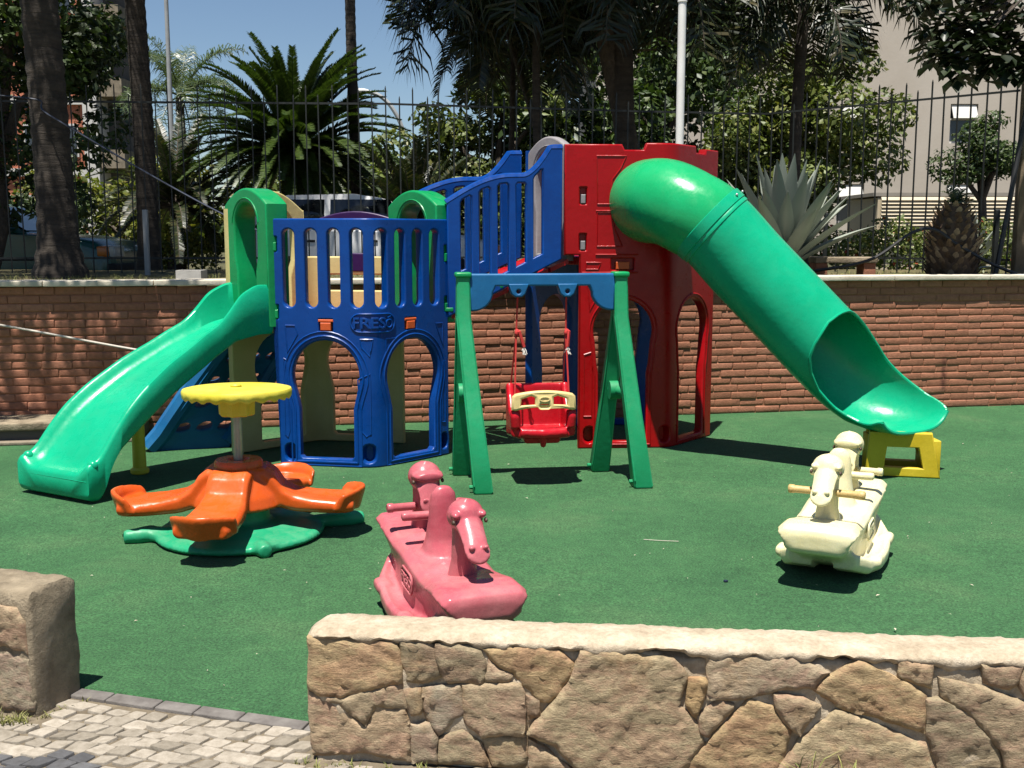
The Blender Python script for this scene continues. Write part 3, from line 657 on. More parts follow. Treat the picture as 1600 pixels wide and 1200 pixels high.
def make_stone_wall():
    A = Vector((-0.63, 3.185)); B = Vector((1.47, 2.96)); d = (B-A).normalized(); n = Vector((d.y, -d.x)); L = 3.0
    R = math.atan2(d.y, d.x)
    t = thing('stone_wall', 'low wall of rough brown stones with cement top across the foreground', 'wall', (A.x+1.0, A.y, 0), 'low stone walls')
    M = Matrix.Translation((A.x, A.y, -0.03)) @ Matrix.Rotation(R, 4, 'Z')
    displaced_box('mortar', 'wall_cement', t, M @ Matrix.Translation((0.02, 0.013, 0)), L, 0.162, 0.40, 190, 6, 28, 0.020, 3, 0.015)
    # cement topping, a lip that runs down between the upper stones
    rings = []
    nx = 260
    for i in range(nx+1):
        s = L*i/nx; dz = 0.036+0.034*noise.noise(Vector((s*6, 0, 1)))+0.022*noise.noise(Vector((s*19, 0, 2)))
        hz = 0.412+0.006*noise.noise(Vector((s*2.2, 3, 0))); fy = 0.008*noise.noise(Vector((s*22, 1, 0)))-0.004
        if s < 0.10: hz -= 0.0; 
        e = min(1, s/0.05); wv = 0.004*noise.noise(Vector((s*3, 8, 0)))
        prof = [(0.05, hz-dz-0.012), (0.012+fy, hz-dz), (0.000+fy, hz-dz*0.55), (0.002+fy*0.5, hz-0.012), (0.016, hz-0.001), (0.06, hz+0.003), (0.12, hz+0.002), (0.165+wv, hz-0.004), (0.188+wv, hz-0.022), (0.192+wv, hz-0.30), (0.186+wv, 0.0), (0.05, 0.0)]
        ring = []
        for (y, z) in prof:
            y2 = 0.095+(y-0.095)*(0.80+0.2*math.sin(e*PI/2)); z2 = z-(1-math.sin(e*PI/2))*0.02*(z > 0.3)
            q = Vector((s, y2, z2)); q += Vector((0, 1, 1))*0.0035*noise.noise(q*45)+Vector((0, 0, 1))*0.002*noise.noise(q*120)
            ring.append(M @ (q+Vector((0, 0, 0.03))))
        rings.append(ring)
    mb = MB(); mb.loft(rings, True); mb.build('cement_top', 'wall_cement', t, 70)
    for k, poly in enumerate(STONES):
        sa = sum(poly[i][0]*poly[(i+1) % len(poly)][1]-poly[(i+1) % len(poly)][0]*poly[i][1] for i in range(len(poly)))
        if sa < 0: poly = poly[::-1]
        def to3(x, y, h): p = A+d*x+n*h; return (p.x, p.y, y)
        stone_mesh(grow(poly, 0.0055), k+1, to3, 0.05, -0.008).build('stone', 'wall_stone', t, 60)
make_stone_wall()
def make_stone_wall_left():
    C = Vector((-1.605, 3.485)); d = Vector((-0.95, 0.31)).normalized(); n = Vector((-d.y*-1, -d.x*-1))
    n = Vector((d.y, -d.x));  n = n if n.y < 0 else -n
    t = thing('stone_wall', 'short end of a low stone wall with rounded cement corner at the left edge', 'wall', (C.x-0.4, C.y+0.2, 0), 'low stone walls')
    R = math.atan2(-d.y, -d.x); L = 1.3; E = C+d*L
    M = Matrix.Translation((E.x, E.y, -0.03)) @ Matrix.Rotation(R, 4, 'Z')
    displaced_box('cement_core', 'cement_grey', t, M @ Matrix.Translation((0, 0.004, 0)), L, 0.225, 0.455, 90, 12, 24, 0.011, 9, 0.035)
    for k, poly in enumerate([[(0.004, 0.01), (0.05, 0.0), (0.30, 0.0), (0.27, 0.19), (0.10, 0.215), (0.012, 0.2)], [(0.016, 0.215), (0.11, 0.23), (0.28, 0.205), (0.33, 0.36), (0.12, 0.375), (0.05, 0.375), (0.02, 0.33)],
                              [(0.32, 0.0), (0.6, 0.0), (0.62, 0.25), (0.40, 0.37), (0.345, 0.34), (0.29, 0.19)], [(0.63, 0.0), (0.9, 0.0), (0.88, 0.36), (0.66, 0.37), (0.64, 0.24)], [(0.92, 0.0), (1.25, 0.0), (1.25, 0.37), (0.91, 0.36)]]):
        def to3(x, y, h): p = C+d*x+n*h; return (p.x, p.y, y)
        stone_mesh(poly[::-1], 60+k, to3, 0.05, -0.008).build('stone', 'wall_stone', t, 60)
make_stone_wall_left()

# ================================================================== PLAY STRUCTURE
PLAY = thing('playground_set', 'large plastic climbing set with blue and red towers, bridge, open slide and tube slide', 'playground', (-0.2, 8.2, 0))
A, B, C = (-1.63, 7.60), (-0.955, 7.475), (-0.49, 7.975)
A2, B2, C2 = (-0.87, 8.40), (-1.545, 8.525), (-2.01, 8.025)
R0, R1, R2 = (0.50, 8.18), (1.18, 8.215), (1.585, 8.73)
Q0, Q1, Q2 = (1.20, 9.26), (0.53, 9.22), (0.13, 8.71)
def door(cx, zc, r, w, zw, zb=0.055, fl=0.16):
    """keyhole arch: round head, narrower straight legs, as an outline (anticlockwise)"""
    p = arc(cx, zc, r, r*1.04, -18, 198, 20)
    p += [(cx-w-(r-w)*0.35, zw+0.05), (cx-w, zw-0.02), (cx-w, zb+0.02), (cx-w+0.02, zb), (cx+w-0.02, zb), (cx+w, zb+0.02), (cx+w, zw-0.02), (cx+w+(r-w)*0.35, zw+0.05)]
    return p
def arch_line(cx, zc, r, w, zw, zb, d):
    return [(cx+w+d, zb-d*0.8), (cx+w+d, zw-0.02), (cx+w+(r-w)*0.35+d, zw+0.05)]+arc(cx, zc, r+d, (r+d)*1.04, -18, 198, 22)+[(cx-w-(r-w)*0.35-d, zw+0.05), (cx-w-d, zw-0.02), (cx-w-d, zb-d*0.8), (cx+w+d, zb-d*0.8)]
def pocket(F, cx, z0, z1, w, mb, t):
    """moulded dimple: shallow cup behind a hole"""
    o = stadium(cx, z0, z1, w, 6); n = len(o)
    fr = [F.pt(a, z, t) for a, z in o]; bk = [F.pt(cx+(a-cx)*0.7, (z0+z1)/2+(z-(z0+z1)/2)*0.8, t-0.05) for a, z in o]
    mb.loft([fr, bk], False); mb.add(bk, [tuple(range(n))])

def blue_panel():
    F = Fold(A, B, C, 0.085); L = F.L; t = 0.035
    out = [(-0.075, 1.725), (-0.075, 1.015), (-0.005, 1.015), (-0.005, 0.0), (L+0.0, 0.0), (L+0.0, 1.015), (L+0.035, 1.015), (L+0.035, 1.725)]
    sl = [stadium(0.095+i*0.1625, 1.115, 1.655, 0.088) for i in range(8)]
    d1 = door(0.345, 0.635, 0.245, 0.198, 0.43); d2 = door(L-0.345, 0.635, 0.245, 0.198, 0.43)
    lat = [rrect(-0.035, 1.50, 0.012, 1.60, 0.006), rrect(-0.035, 1.035, 0.012, 1.13, 0.006), rrect(L-0.035, 1.42, L+0.01, 1.54, 0.006), rrect(L-0.035, 1.06, L+0.01, 1.17, 0.006)]
    ob = [rrect(0.305, 0.95, 0.405, 1.035, 0.008), rrect(L-0.42, 0.95, L-0.32, 1.035, 0.008)]
    pk = [(0.075, 0.03, 0.155, 0.085), (F.L1-0.04, 0.03, 0.165, 0.085), (L-0.05, 0.05, 0.17, 0.07)]
    hol = sl+[d1, d2]+lat+ob+[stadium(c, a, b, w, 6) for c, a, b, w in pk]
    me = F.wrap(flat([out]+hol, 2*t, 0.011)); mb = MB().mesh(me)
    for cx, a, b, w in pk: pocket(F, cx, a, b, w, mb, t-0.012)
    for q in ob+lat:
        xs = [p[0] for p in q]; zs = [p[1] for p in q]
        bk = [F.pt(a, z, -0.012) for a, z in q]; mb.add(bk, [tuple(range(len(bk)))])
    for cx in (0.345, L-0.345):
        for d, r in ((0.028, 0.008), (0.058, 0.006)):
            mb.tube([F.pt(a, z, t) for a, z in resample(arch_line(cx, 0.635, 0.245, 0.198, 0.43, 0.055, d)[:-1], 0.03)+[arch_line(cx, 0.635, 0.245, 0.198, 0.43, 0.055, d)[0]]], r, 6)
    # moulded triangles beside the arches
    for tri in ([(0.06, 0.99), (0.13, 0.99), (0.15, 0.93), (0.07, 0.80)], [(0.60, 0.90), (0.68, 0.90), (0.66, 0.78), (0.61, 0.84)], [(L-0.52, 0.90), (L-0.60, 0.90), (L-0.60, 0.80)], [(L-0.06, 0.98), (L-0.13, 0.98), (L-0.06, 0.82)], [(0.04, 0.76), (0.04, 0.22), (0.06, 0.2), (0.075, 0.25), (0.06, 0.75)], [(L-0.04, 0.70), (L-0.04, 0.25), (L-0.075, 0.25), (L-0.06, 0.70)], [(0.58, 0.62), (0.66, 0.66), (0.66, 0.24), (0.63, 0.22), (0.6, 0.26)]):
        q = resample(tri, 0.04); mb.tube([F.pt(a, z, t) for a, z in q+[q[0]]], 0.005, 5)
    p = mb.build('tower_panel', 'plastic_blue', PLAY, 35); p['label'] = 'blue folded wall panel with slotted railing and two arched doorways'
    # raised name plate on the fold
    q = stadium(0, -0.155, 0.155, 0.125, 10); q = [(y, x) for x, y in q]
    q = [(F.L1+0.005+a, 1.012+b) for a, b in q]; pl = MB(); qq = resample(q, 0.02); pl.tube([F.pt(a, z, t+0.001) for a, z in qq+[qq[0]]], 0.0075, 6)
    tm = text_mesh('FRES', 0.105, 0.006, 0.002, 1.0); tm.transform(Matrix.Translation((F.L1-0.028, 1.008, t+0.004))); pl.mesh(F.wrap(tm))
    ring = [(F.L1+0.108+0.026*math.cos(a), 1.005+0.028*math.sin(a)) for a in np.linspace(0, 2*PI, 16)]
    pl.tube([F.pt(a, z, t+0.003) for a, z in ring], 0.008, 6); pl.tube([F.pt(F.L1+0.095, 1.046, t+0.003), F.pt(F.L1+0.125, 1.058, t+0.003)], 0.006, 6)
    pl.build('lettering', 'plastic_blue', p, 40)
    for q in ob:
        cx = sum(a for a, _ in q)/len(q); m2 = MB()
        m2.add(*box_on(F, cx-0.038, cx+0.038, 0.958, 1.012, 0.0, t+0.006)); m2.build('latch', 'plastic_latch_orange', p)
        m2 = MB(); m2.add(*box_on(F, cx-0.055, cx+0.055, 1.016, 1.034, 0.0, t+0.002)); m2.build('latch_bar', 'plastic_latch_orange', p)
    for q in lat:
        cx = sum(a for a, _ in q)/len(q); z0 = min(z for _, z in q); m2 = MB()
        m2.add(*box_on(F, cx-0.020, cx+0.020, z0+0.004, z0+0.062, 0.0, t+0.004)); m2.build('clip', 'plastic_arch_green', p)
def box_on(F, a0, a1, z0, z1, o0, o1):
    b = 0.004; m = MB(); M = None
    vs = [F.pt(a, z, o) for o, k in ((o0, 0), (o1-b, 0), (o1, b)) for a, z in ((a0+k, z0+k), (a1-k, z0+k), (a1-k, z1-k), (a0+k, z1-k))]
    fs = [(i*4+j, i*4+(j+1) % 4, (i+1)*4+(j+1) % 4, (i+1)*4+j) for i in range(2) for j in range(4)]+[(3, 2, 1, 0), (8, 9, 10, 11)]
    return vs, fs
blue_panel()

def yellow_panel():
    F = Fold(A2, B2, C2, 0.085); L = F.L; t = 0.032
    out = [(-0.03, 1.45), (-0.03, 0.0), (L+0.09, 0.0), (L+0.09, 1.80)]+[(L+0.03-0.04-x, 1.80+0.14*math.sin(PI*x/0.56)) for x in np.linspace(0.0, 0.56, 14)]+[(L-0.58, 1.80), (L-0.60, 1.45)]
    win = rrect(0.06, 1.19, 0.62, 1.31, 0.04)
    up = [(L-0.10, 1.04), (L-0.10, 1.62)]+arc(L-0.29, 1.66, 0.19, 0.17, 0, 180, 12)+[(L-0.48, 1.42), (L-0.44, 1.30), (L-0.44, 1.04)]
    hol = [door(0.345, 0.635, 0.245, 0.198, 0.43), door(L-0.345, 0.635, 0.245, 0.198, 0.43), win, up]
    mb = MB().mesh(F.wrap(flat([out]+hol, 2*t, 0.011)))
    o = mb.build('tower_panel', 'plastic_cream', PLAY, 35); o['label'] = 'pale yellow rear wall panel with arched openings'
    # purple crawl-through piece on the back of the tower
    m2 = MB(); q = [(-0.02, 1.66), (0.70, 1.66)]+[(0.70-0.72*i/14, 1.72+0.075*math.sin(PI*i/14)) for i in range(15)]
    me = flat([q], 0.05, 0.01); m2.mesh(F.wrap(me))
    x = m2.build('top_rail', 'plastic_purple', PLAY); 
    m2 = MB(); m2.mesh(F.wrap(flat([rrect(0.24, 1.335, 0.42, 1.475, 0.012)], 0.075, 0.008))); m2.build('bracket', 'plastic_purple', PLAY)
yellow_panel()

def hexdeck(pts, z, name, mat):
    c = Vector((sum(p[0] for p in pts)/len(pts), sum(p[1] for p in pts)/len(pts)))
    q = [((p[0]-c.x)*0.955+c.x, (p[1]-c.y)*0.955+c.y) for p in pts]
    me = flat([q], 0.06, 0.01); me.transform(Matrix.Translation((0, 0, z))); MB().mesh(me).build(name, mat, PLAY)
hexdeck([A, B, C, A2, B2, C2], 0.985, 'deck', 'plastic_red')
hexdeck([R0, R1, R2, Q0, Q1, Q2], 1.42, 'deck', 'plastic_red')

def portal(P0, P1, z0, ztop, mat, label, inner=0.16, t=0.17, ov=0.015, out=0.0, jw=0.125, zneck=None):
    """arched doorway frame standing in an open side of a tower"""
    M = strip_panel(P0, P1); W = math.hypot(P1[0]-P0[0], P1[1]-P0[1]); zs = ztop-0.115
    o = [(-ov, z0), (W+ov, z0), (W+ov, zs)]+[(W+ov-(W+2*ov)*i/14, zs+0.115*math.sin(PI*i/14)**0.9) for i in range(1, 14)]+[(-ov, zs)]
    r = W/2-jw; zc = ztop-0.10-r; zn = (z0+zc)/2+0.03
    hole = arc(W/2, zc, r, r, 0, 180, 14)+[(jw, zn+0.1), (jw+0.03, zn), (jw+0.03, z0+0.05), (W-jw-0.03, z0+0.05), (W-jw-0.03, zn), (W-jw, zn+0.1)]
    me = flat([o, hole], t, 0.014); mb = MB().mesh(me)
    rid = [(W/2+(r+0.03)*math.cos(a), zc+(r+0.03)*math.sin(a)) for a in np.linspace(0.1, PI-0.1, 14)]
    for sd in (1, -1): mb.tube([(a, z, sd*t/2) for a, z in rid], 0.006, 5)
    m2 = MB().mesh(mb.to(), M @ Matrix.Translation((0, 0, out))); p = m2.build('portal', mat, PLAY, 35); p['label'] = label; return p
portal(C2, A, 0.98, 1.94, 'plastic_arch_green', 'green arched portal above the open slide')
portal(C, A2, 0.98, 1.94, 'plastic_arch_green', 'green arched portal where the bridge starts')
portal((0.17, 8.71), (0.425, 8.30), 1.42, 2.36, 'plastic_grey', 'grey arched portal at the top of the bridge', out=0.0, ov=0.04, t=0.07, jw=0.07)

def red_panel():
    F = Fold(R0, R1, R2, 0.085); L = F.L; t = 0.035
    out = [(0.0, 0.0), (L, 0.0), (L, 1.44), (L+0.02, 1.44), (L+0.02, 2.27), (L-0.18, 2.27), (L-0.19, 2.235), (L-0.33, 2.235), (L-0.34, 2.285), (0.49, 2.285), (0.47, 2.235), (0.33, 2.235), (0.31, 2.275), (-0.115, 2.275), (-0.115, 1.465), (0.0, 1.465)]
    d1 = door(0.335, 0.90, 0.225, 0.185, 0.60); d2 = door(L-0.335, 0.90, 0.225, 0.185, 0.60)
    lat = [rrect(-0.0, 1.84, 0.05, 1.96, 0.006), rrect(-0.0, 1.50, 0.05, 1.62, 0.006), rrect(0.24, 1.355, 0.41, 1.44, 0.008)]
    pk = [(0.085, 0.04, 0.17, 0.085), (F.L1-0.02, 0.04, 0.17, 0.085)]
    me = F.wrap(flat([out, d1, d2]+lat+[stadium(c, a, b, w, 6) for c, a, b, w in pk], 2*t, 0.012)); mb = MB().mesh(me)
    for cx, a, b, w in pk: pocket(F, cx, a, b, w, mb, t-0.012)
    for q in lat:
        bk = [F.pt(a, z, -0.012) for a, z in q]; mb.add(bk, [tuple(range(len(bk)))])
    for cx in (0.335, L-0.335):
        q = arch_line(cx, 0.90, 0.225, 0.185, 0.60, 0.055, 0.03); mb.tube([F.pt(a, z, t) for a, z in resample(q[:-1], 0.03)+[q[0]]], 0.008, 6)
    # moulded panels beside the tube mouth
    for tri in ([(0.12, 2.19), (0.34, 2.19), (0.30, 2.10), (0.24, 2.02), (0.23, 1.84), (0.13, 1.84)], [(0.13, 1.78), (0.23, 1.78), (0.26, 1.66), (0.32, 1.53), (0.13, 1.53)], [(0.05, 1.41), (0.16, 1.41), (0.14, 1.36), (0.05, 1.36)], [(0.06, 1.28), (0.20, 1.28), (0.08, 1.05)], [(0.04, 0.72), (0.10, 0.74), (0.10, 0.25), (0.04, 0.25)]):
        q = resample(tri, 0.04); mb.tube([F.pt(a, z, t) for a, z in q+[q[0]]], 0.006, 5)
    for z in (1.335, 1.79, 1.468):
        mb.tube([F.pt(a, z, t) for a in np.linspace(0.12 if z > 1.4 else 0.02, 0.44, 8)], 0.008, 6)
    p = mb.build('tower_panel', 'plastic_red', PLAY, 35); p['label'] = 'red folded wall panel with battlement top and arched doorways'
    for q, m_, nm in ((lat[0], 'plastic_grey', 'clip'), (lat[1], 'plastic_grey', 'clip'), (lat[2], 'plastic_latch_orange', 'latch')):
        a0, a1 = min(x for x, _ in q), max(x for x, _ in q); z0 = min(z for _, z in q); k = 0.035 if nm == 'latch' else 0.008
        m2 = MB(); m2.add(*box_on(F, a0+k, a1-k, z0+0.005, z0+(0.06 if nm == 'latch' else 0.07), 0, t+0.002)); m2.build(nm, m_, p)
    # rear half: blue wall panel
    F = Fold(Q0, Q1, Q2, 0.085); L = F.L
    out = [(0, 0), (L, 0), (L, 2.27), (0, 2.27)]
    hol = [door(0.335, 0.90, 0.225, 0.185, 0.60), door(L-0.335, 0.90, 0.225, 0.185, 0.60)]+[stadium(0.12+i*0.16, 1.56, 2.14, 0.085) for i in range(7)]
    p = MB().mesh(F.wrap(flat([out]+hol, 0.07, 0.011))).build('tower_panel', 'plastic_blue', PLAY, 35); p['label'] = 'blue rear wall panel of the red tower, in shade'
red_panel()

# ------------------------------------------------------------------ bridge
def bridge():
    def rail(P0, P1, z0, z1):
        M = strip_panel(P0, P1); L = math.hypot(P1[0]-P0[0], P1[1]-P0[1])
        top = lambda u: z0+0.83+0.02*u+0.18*math.sin(min(u, 0.55)/0.55*PI/2)*1.0+(0.0 if u < 0.66 else 0.20*((min(u, 0.90)-0.66)/0.24)**1.7)
        bot = lambda u: z0-0.005+(z1-z0)*u
        us = [i/40 for i in range(41)]
        out = [(L*u, bot(u)) for u in (0, 0.5, 1)]+[(L*u, top(u)) for u in us[::-1]]
        hol = []
        e = [0.085, 0.245, 0.405, 0.565, 0.715, 0.86]
        for a, b in zip(e[:-1], e[1:]):
            u0, u1 = a+0.035, b-0.035
            n = 6; up = [(L*(u0+(u1-u0)*i/n), top(u0+(u1-u0)*i/n)-0.055-(0.012 if i in (0, n) else 0)) for i in range(n+1)]
            hol.append([(L*u0, bot(u0)+0.115), (L*u1, bot(u1)+0.115)]+up[::-1])
        mb = MB().mesh(flat([out]+hol, 0.055, 0.012), M)
        # rounded hand rail bead
        mb.tube([M @ Vector((L*u, top(u)-0.01, 0)) for u in us], 0.030, 8)
        mb.build('bridge_rail', 'plastic_blue', PLAY, 35)
    rail((-0.475, 7.955), (0.365, 8.115), 1.02, 1.44)
    rail((-0.86, 8.43), (0.07, 8.69), 1.02, 1.44)
    # deck planks
    a0, a1 = Vector((-0.475, 7.99, 1.02)), Vector((0.43, 8.17, 1.44)); b0, b1 = Vector((-0.86, 8.40, 1.02)), Vector((0.11, 8.67, 1.44))
    for i in range(6):
        u0, u1 = i/6+0.01, (i+1)/6-0.01; mb = MB(); vs = []
        for dz in (-0.035, 0.0):
            for (p, q, u) in ((a0, a1, u0), (a0, a1, u1), (b0, b1, u1), (b0, b1, u0)): v = p.lerp(q, u); vs.append((v.x, v.y, v.z+dz))
        mb.add(vs, [(3, 2, 1, 0), (4, 5, 6, 7), (0, 1, 5, 4), (1, 2, 6, 5), (2, 3, 7, 6), (3, 0, 4, 7)]); mb.build('bridge_step', 'plastic_red', PLAY)
    for u, m_ in ((0.02, 'plastic_arch_green'), (0.24, 'plastic_arch_green'), (0.42, 'plastic_arch_green')):
        v = a0.lerp(a1, u); mb = MB(); mb.box((v.x, v.y-0.055, v.z+0.045), (0.06, 0.02, 0.03), None, 0.006); mb.build('clip', m_, PLAY)
bridge()

# ------------------------------------------------------------------ open slide
def open_slide():
    T = Vector((-1.83, 7.80)); d = Vector((-0.631, -0.776)).normalized(); n = Vector((-d.y, d.x)); Lh = 1.555; E = T+d*Lh
    zs = [(0.0, 1.02), (0.12, 1.02), (0.30, 0.985), (0.45, 0.925), (0.60, 0.86), (0.92, 0.695), (1.15, 0.545), (1.28, 0.435), (1.37, 0.335), (1.44, 0.245), (1.49, 0.195), (1.53, 0.180), (Lh, 0.182)]
    hs = [(0.0, 0.25), (0.14, 0.255), (0.27, 0.225), (0.37, 0.155), (0.47, 0.105), (0.7, 0.095), (1.0, 0.10), (1.3, 0.10), (1.42, 0.10), (1.50, 0.075), (Lh, 0.06)]
    us = [(0.0, 0.93), (0.12, 0.93), (0.32, 0.90), (0.53, 0.79), (0.9, 0.59), (1.13, 0.44), (1.33, 0.30), (1.42, 0.17), (1.47, 0.04), (1.49, 0.012), (Lh, 0.012)]
    rings = []; st = np.linspace(0, Lh, 70)
    def smooth(tab, s, h=0.035): return sum(float(np.interp(max(0, min(Lh, s+k*h/2)), [a for a, _ in tab], [b for _, b in tab])) for k in (-2, -1, 0, 1, 2))/5
    for s in st:
        z, h, und = smooth(zs, s), smooth(hs, s), smooth(us, s, 0.02); w = 0.243+0.055*max(0, min(1, (s-0.5)/0.8))
        prof = [(-w-0.012, und), (-w-0.034, und+0.03), (-w-0.036, z+h-0.03), (-w-0.024, z+h-0.004), (-w-0.008, z+h), (-w+0.010, z+h-0.012), (-w+0.024, z+h*0.45+0.01), (-w+0.052, z+0.014), (-w+0.09, z+0.002), (-w*0.5, z-0.002), (0, z-0.004)]
        prof = prof+[(-a, b) for a, b in prof[-2::-1]]
        prof += [(w*0.5, und), (0, und), (-w*0.5, und)]
        ring = []
        for a, b in prof:
            c = T+d*(s+(a/0.3)*(0.085-0.125*s/1.5)); ring.append((c.x+n.x*a, c.y+n.y*a, b))
        rings.append(ring)
    last = rings[-1]
    for k, (ds, q) in enumerate(((0.02, 0.010), (0.034, 0.028))):
        rings.append([(p[0]+d.x*ds, p[1]+d.y*ds, p[2]-q if p[2] > 0.1 else p[2]+q*0.8) for p in last])
    mb = MB(); mb.loft(rings, True); p = mb.build('open_slide', 'plastic_slide_green', PLAY, 50); p['label'] = 'green open slide with raised side walls'
    # drip line across the nose, small lugs at the ends of the lip
    m2 = MB(); pt = lambda a, ds, z: (E.x+d.x*(ds-(a/0.3)*0.044)+n.x*a, E.y+d.y*(ds-(a/0.3)*0.044)+n.y*a, z)
    m2.tube([pt(a, 0.026, 0.135) for a in np.linspace(-0.31, 0.31, 10)], 0.009, 6)
    for sd in (-1, 1): m2.ell(pt(0.305*sd, -0.02, 0.225), (0.035, 0.03, 0.035), 12, 8)
    m2.build('lip', 'plastic_slide_green', p)
    # yellow foot
    m3 = MB()
    m3.lathe([(0.055, 0.0), (0.062, 0.008), (0.062, 0.03), (0.045, 0.045), (0.043, 0.18), (0.043, 0.45)], 20, Matrix.Translation((-2.54, 7.28, 0))); m3.build('slide_foot', 'plastic_wheel_yellow', PLAY)
open_slide()

# ------------------------------------------------------------------ tube slide
def tube_slide():
    path = spline([(1.01, 8.36, 1.855), (1.035, 8.14, 1.86), (1.115, 7.94, 1.845), (1.25, 7.82, 1.775), (1.43, 7.755, 1.655), (1.66, 7.70, 1.40), (1.92, 7.62, 1.12), (2.18, 7.53, 0.84), (2.37, 7.455, 0.655), (2.52, 7.37, 0.555), (2.62, 7.27, 0.52), (2.685, 7.16, 0.515)], 7)
    N = len(path); acc = [0]
    for a, b in zip(path, path[1:]): acc.append(acc[-1]+(b-a).length)
    S = acc[-1]; sring = None
    def frame(i):
        t = (path[min(i+1, N-1)]-path[max(i-1, 0)]).normalized(); r = t.cross(Vector((0, 0, 1))).normalized(); u = r.cross(t).normalized(); return t, r, u
    # station of ring: nearest path point to (1.42,7.73,1.655)
    ir = min(range(N), key=lambda i: (path[i]-Vector((1.43, 7.755, 1.655))).length)
    def rad(s): return 0.308-0.008*min(1, max(0, (s-0.3)/0.5))
    nseg = 48; cut0, cut1 = acc[ir]+1.10, S     # the roof ends at cut0, the side walls taper down towards the lip
    def shell(i0, i1, rofs, thick, name, mat, par, cut=False):
        mb = MB(); ro, ri = [], []
        for i in range(i0, i1+1):
            t, r, u = frame(i); s = acc[i]; R = rad(s)+rofs
            amax = PI
            fl = 0.0
            if cut:
                # mouth: the near wall is cut back in a round edge, the far wall runs down into the lip (angles from the bottom)
                q = s-cut0+0.085; sc = (cut1-cut0)/0.75
                an = float(np.interp(q, [0, 0.015, 0.05, 0.09, 0.17*sc, 0.28*sc, 0.42*sc, 0.58*sc, 0.72*sc, 0.83*sc], [PI-1, 1.95, 1.55, 1.28, 1.0, 0.78, 0.70, 0.78, 0.98, 1.12]))
                af = float(np.interp(q, [0, 0.012, 0.04, 0.085, 0.18*sc, 0.38*sc, 0.53*sc, 0.68*sc, 0.83*sc], [PI+1, PI+0.62, PI+0.25, PI, 2.85, 2.38, 2.02, 1.62, 1.25]))
                fl = max(0, ((s-cut0)/(cut1-cut0)-0.55)/0.45)
            else: an, af = PI-1, PI+1
            row, rin = [], []
            for k in range(nseg+1):
                a = max(-af, min(an, -PI-1+2*PI*k/nseg))
                ex = 1+0.16*fl*abs(math.sin(a)); dn = fl*0.0
                flat_ = 1-0.28*fl*max(0, math.cos(a))*abs(math.cos(a))
                x, z = math.sin(a)*R*ex, -math.cos(a)*R*flat_
                x2, z2 = math.sin(a)*(R-thick)*ex, -math.cos(a)*(R-thick)*flat_
                row.append(path[i]+r*x+u*z); rin.append(path[i]+r*x2+u*z2)
            ro.append(row); ri.append(rin)
        n = nseg+1; rows = len(ro); vs = [p for q in ro for p in q]+[p for q in ri for p in q]; off = rows*n; fs = []
        for i in range(rows-1):
            for k in range(nseg):
                fs.append((i*n+k, i*n+k+1, (i+1)*n+k+1, (i+1)*n+k)); fs.append((off+i*n+k+1, off+i*n+k, off+(i+1)*n+k, off+(i+1)*n+k+1))
            if cut and acc[i0+i] >= cut0-0.09: fs.append((i*n, (i+1)*n, off+(i+1)*n, off+i*n)); fs.append((i*n+nseg, off+i*n+nseg, off+(i+1)*n+nseg, (i+1)*n+nseg))
        for k in range(nseg):
            fs.append((k+1, k, off+k, off+k+1)); b = (rows-1)*n; fs.append((b+k, b+k+1, off+b+k+1, off+b+k))
        mb.add(vs, fs); me = mb.to(name); bm = bmesh.new(); bm.from_mesh(me); bmesh.ops.remove_doubles(bm, verts=bm.verts[:], dist=2e-5); bm.to_mesh(me); bm.free()
        return link(name, me, mat, par, ang=50), ro
    # finer resampling for the lower part
    p1, _ = shell(0, ir, 0.0, 0.012, 'tube_elbow', 'plastic_tube_green', PLAY); p1['label'] = 'green tube elbow leaving the red tower'
    fine = spline([tuple(q) for q in path[ir-1:]], 8)[8:]
    path2 = [path[ir-1]+(path[ir]-path[ir-1])*0.9]+fine
    g = dict(path=path2)
    nonlocal_path = path2; acc2 = [acc[ir]]
    for a, b in zip(path2, path2[1:]): acc2.append(acc2[-1]+(b-a).length)
    path[:] = path2; acc[:] = acc2; N = len(path2); cut1 = acc2[-1]
    p2, ro = shell(0, N-1, -0.004, 0.012, 'tube_slide', 'plastic_slide_green', PLAY, True); p2['label'] = 'green tube slide with open scoop-shaped exit'
    # rolled edge round the opening
    idx = [i for i in range(N) if acc2[i] >= cut0-0.088]
    left = [ro[i][0] for i in idx]; right = [ro[i][-1] for i in idx]; end = ro[-1]
    m = MB(); m.tube(right[::-1]+left[1:], 0.010, 7); m.tube(end, 0.014, 8); m.build('rolled_edge', 'plastic_slide_green', p2)
    # joint collar with screws
    m = MB(); t, r, u = frame(3); c = path[0]; R = 0.301
    for ds, rr in ((0.0, R+0.004),): 
        rings = [[c+t*s_+(r*math.sin(a)+u*math.cos(a))*(R+k) for a in np.linspace(0, 2*PI, 49)[:-1]] for s_, k in ((-0.080, 0.002), (-0.076, 0.008), (-0.004, 0.008), (0.0, 0.001), (0.006, 0.001), (0.010, 0.0035), (0.03, 0.002), (0.034, -0.006))]
        m.loft(rings, False)
    m.build('collar', 'plastic_slide_green', p2)
    for a in (-1.45, -0.75, -0.1, 0.5):
        q = c-t*0.035+(r*-math.sin(-a)*1+u*math.cos(a))*(R+0.016); m = MB(); m.ell(tuple(q), (0.010, 0.010, 0.010), 8, 6); m.build('bolt', 'zinc_bolt', p2)
    # small peg on the elbow
    m = MB(); q = Vector((1.165, 7.60, 1.72)); m.tube([q+Vector((0, 0.03, -0.16)), q+Vector((0, 0.0, -0.02)), q], [0.012, 0.013, 0.02], 8); m.ell(tuple(q), (0.022, 0.022, 0.018)); m.build('peg', 'plastic_tube_green', p1)
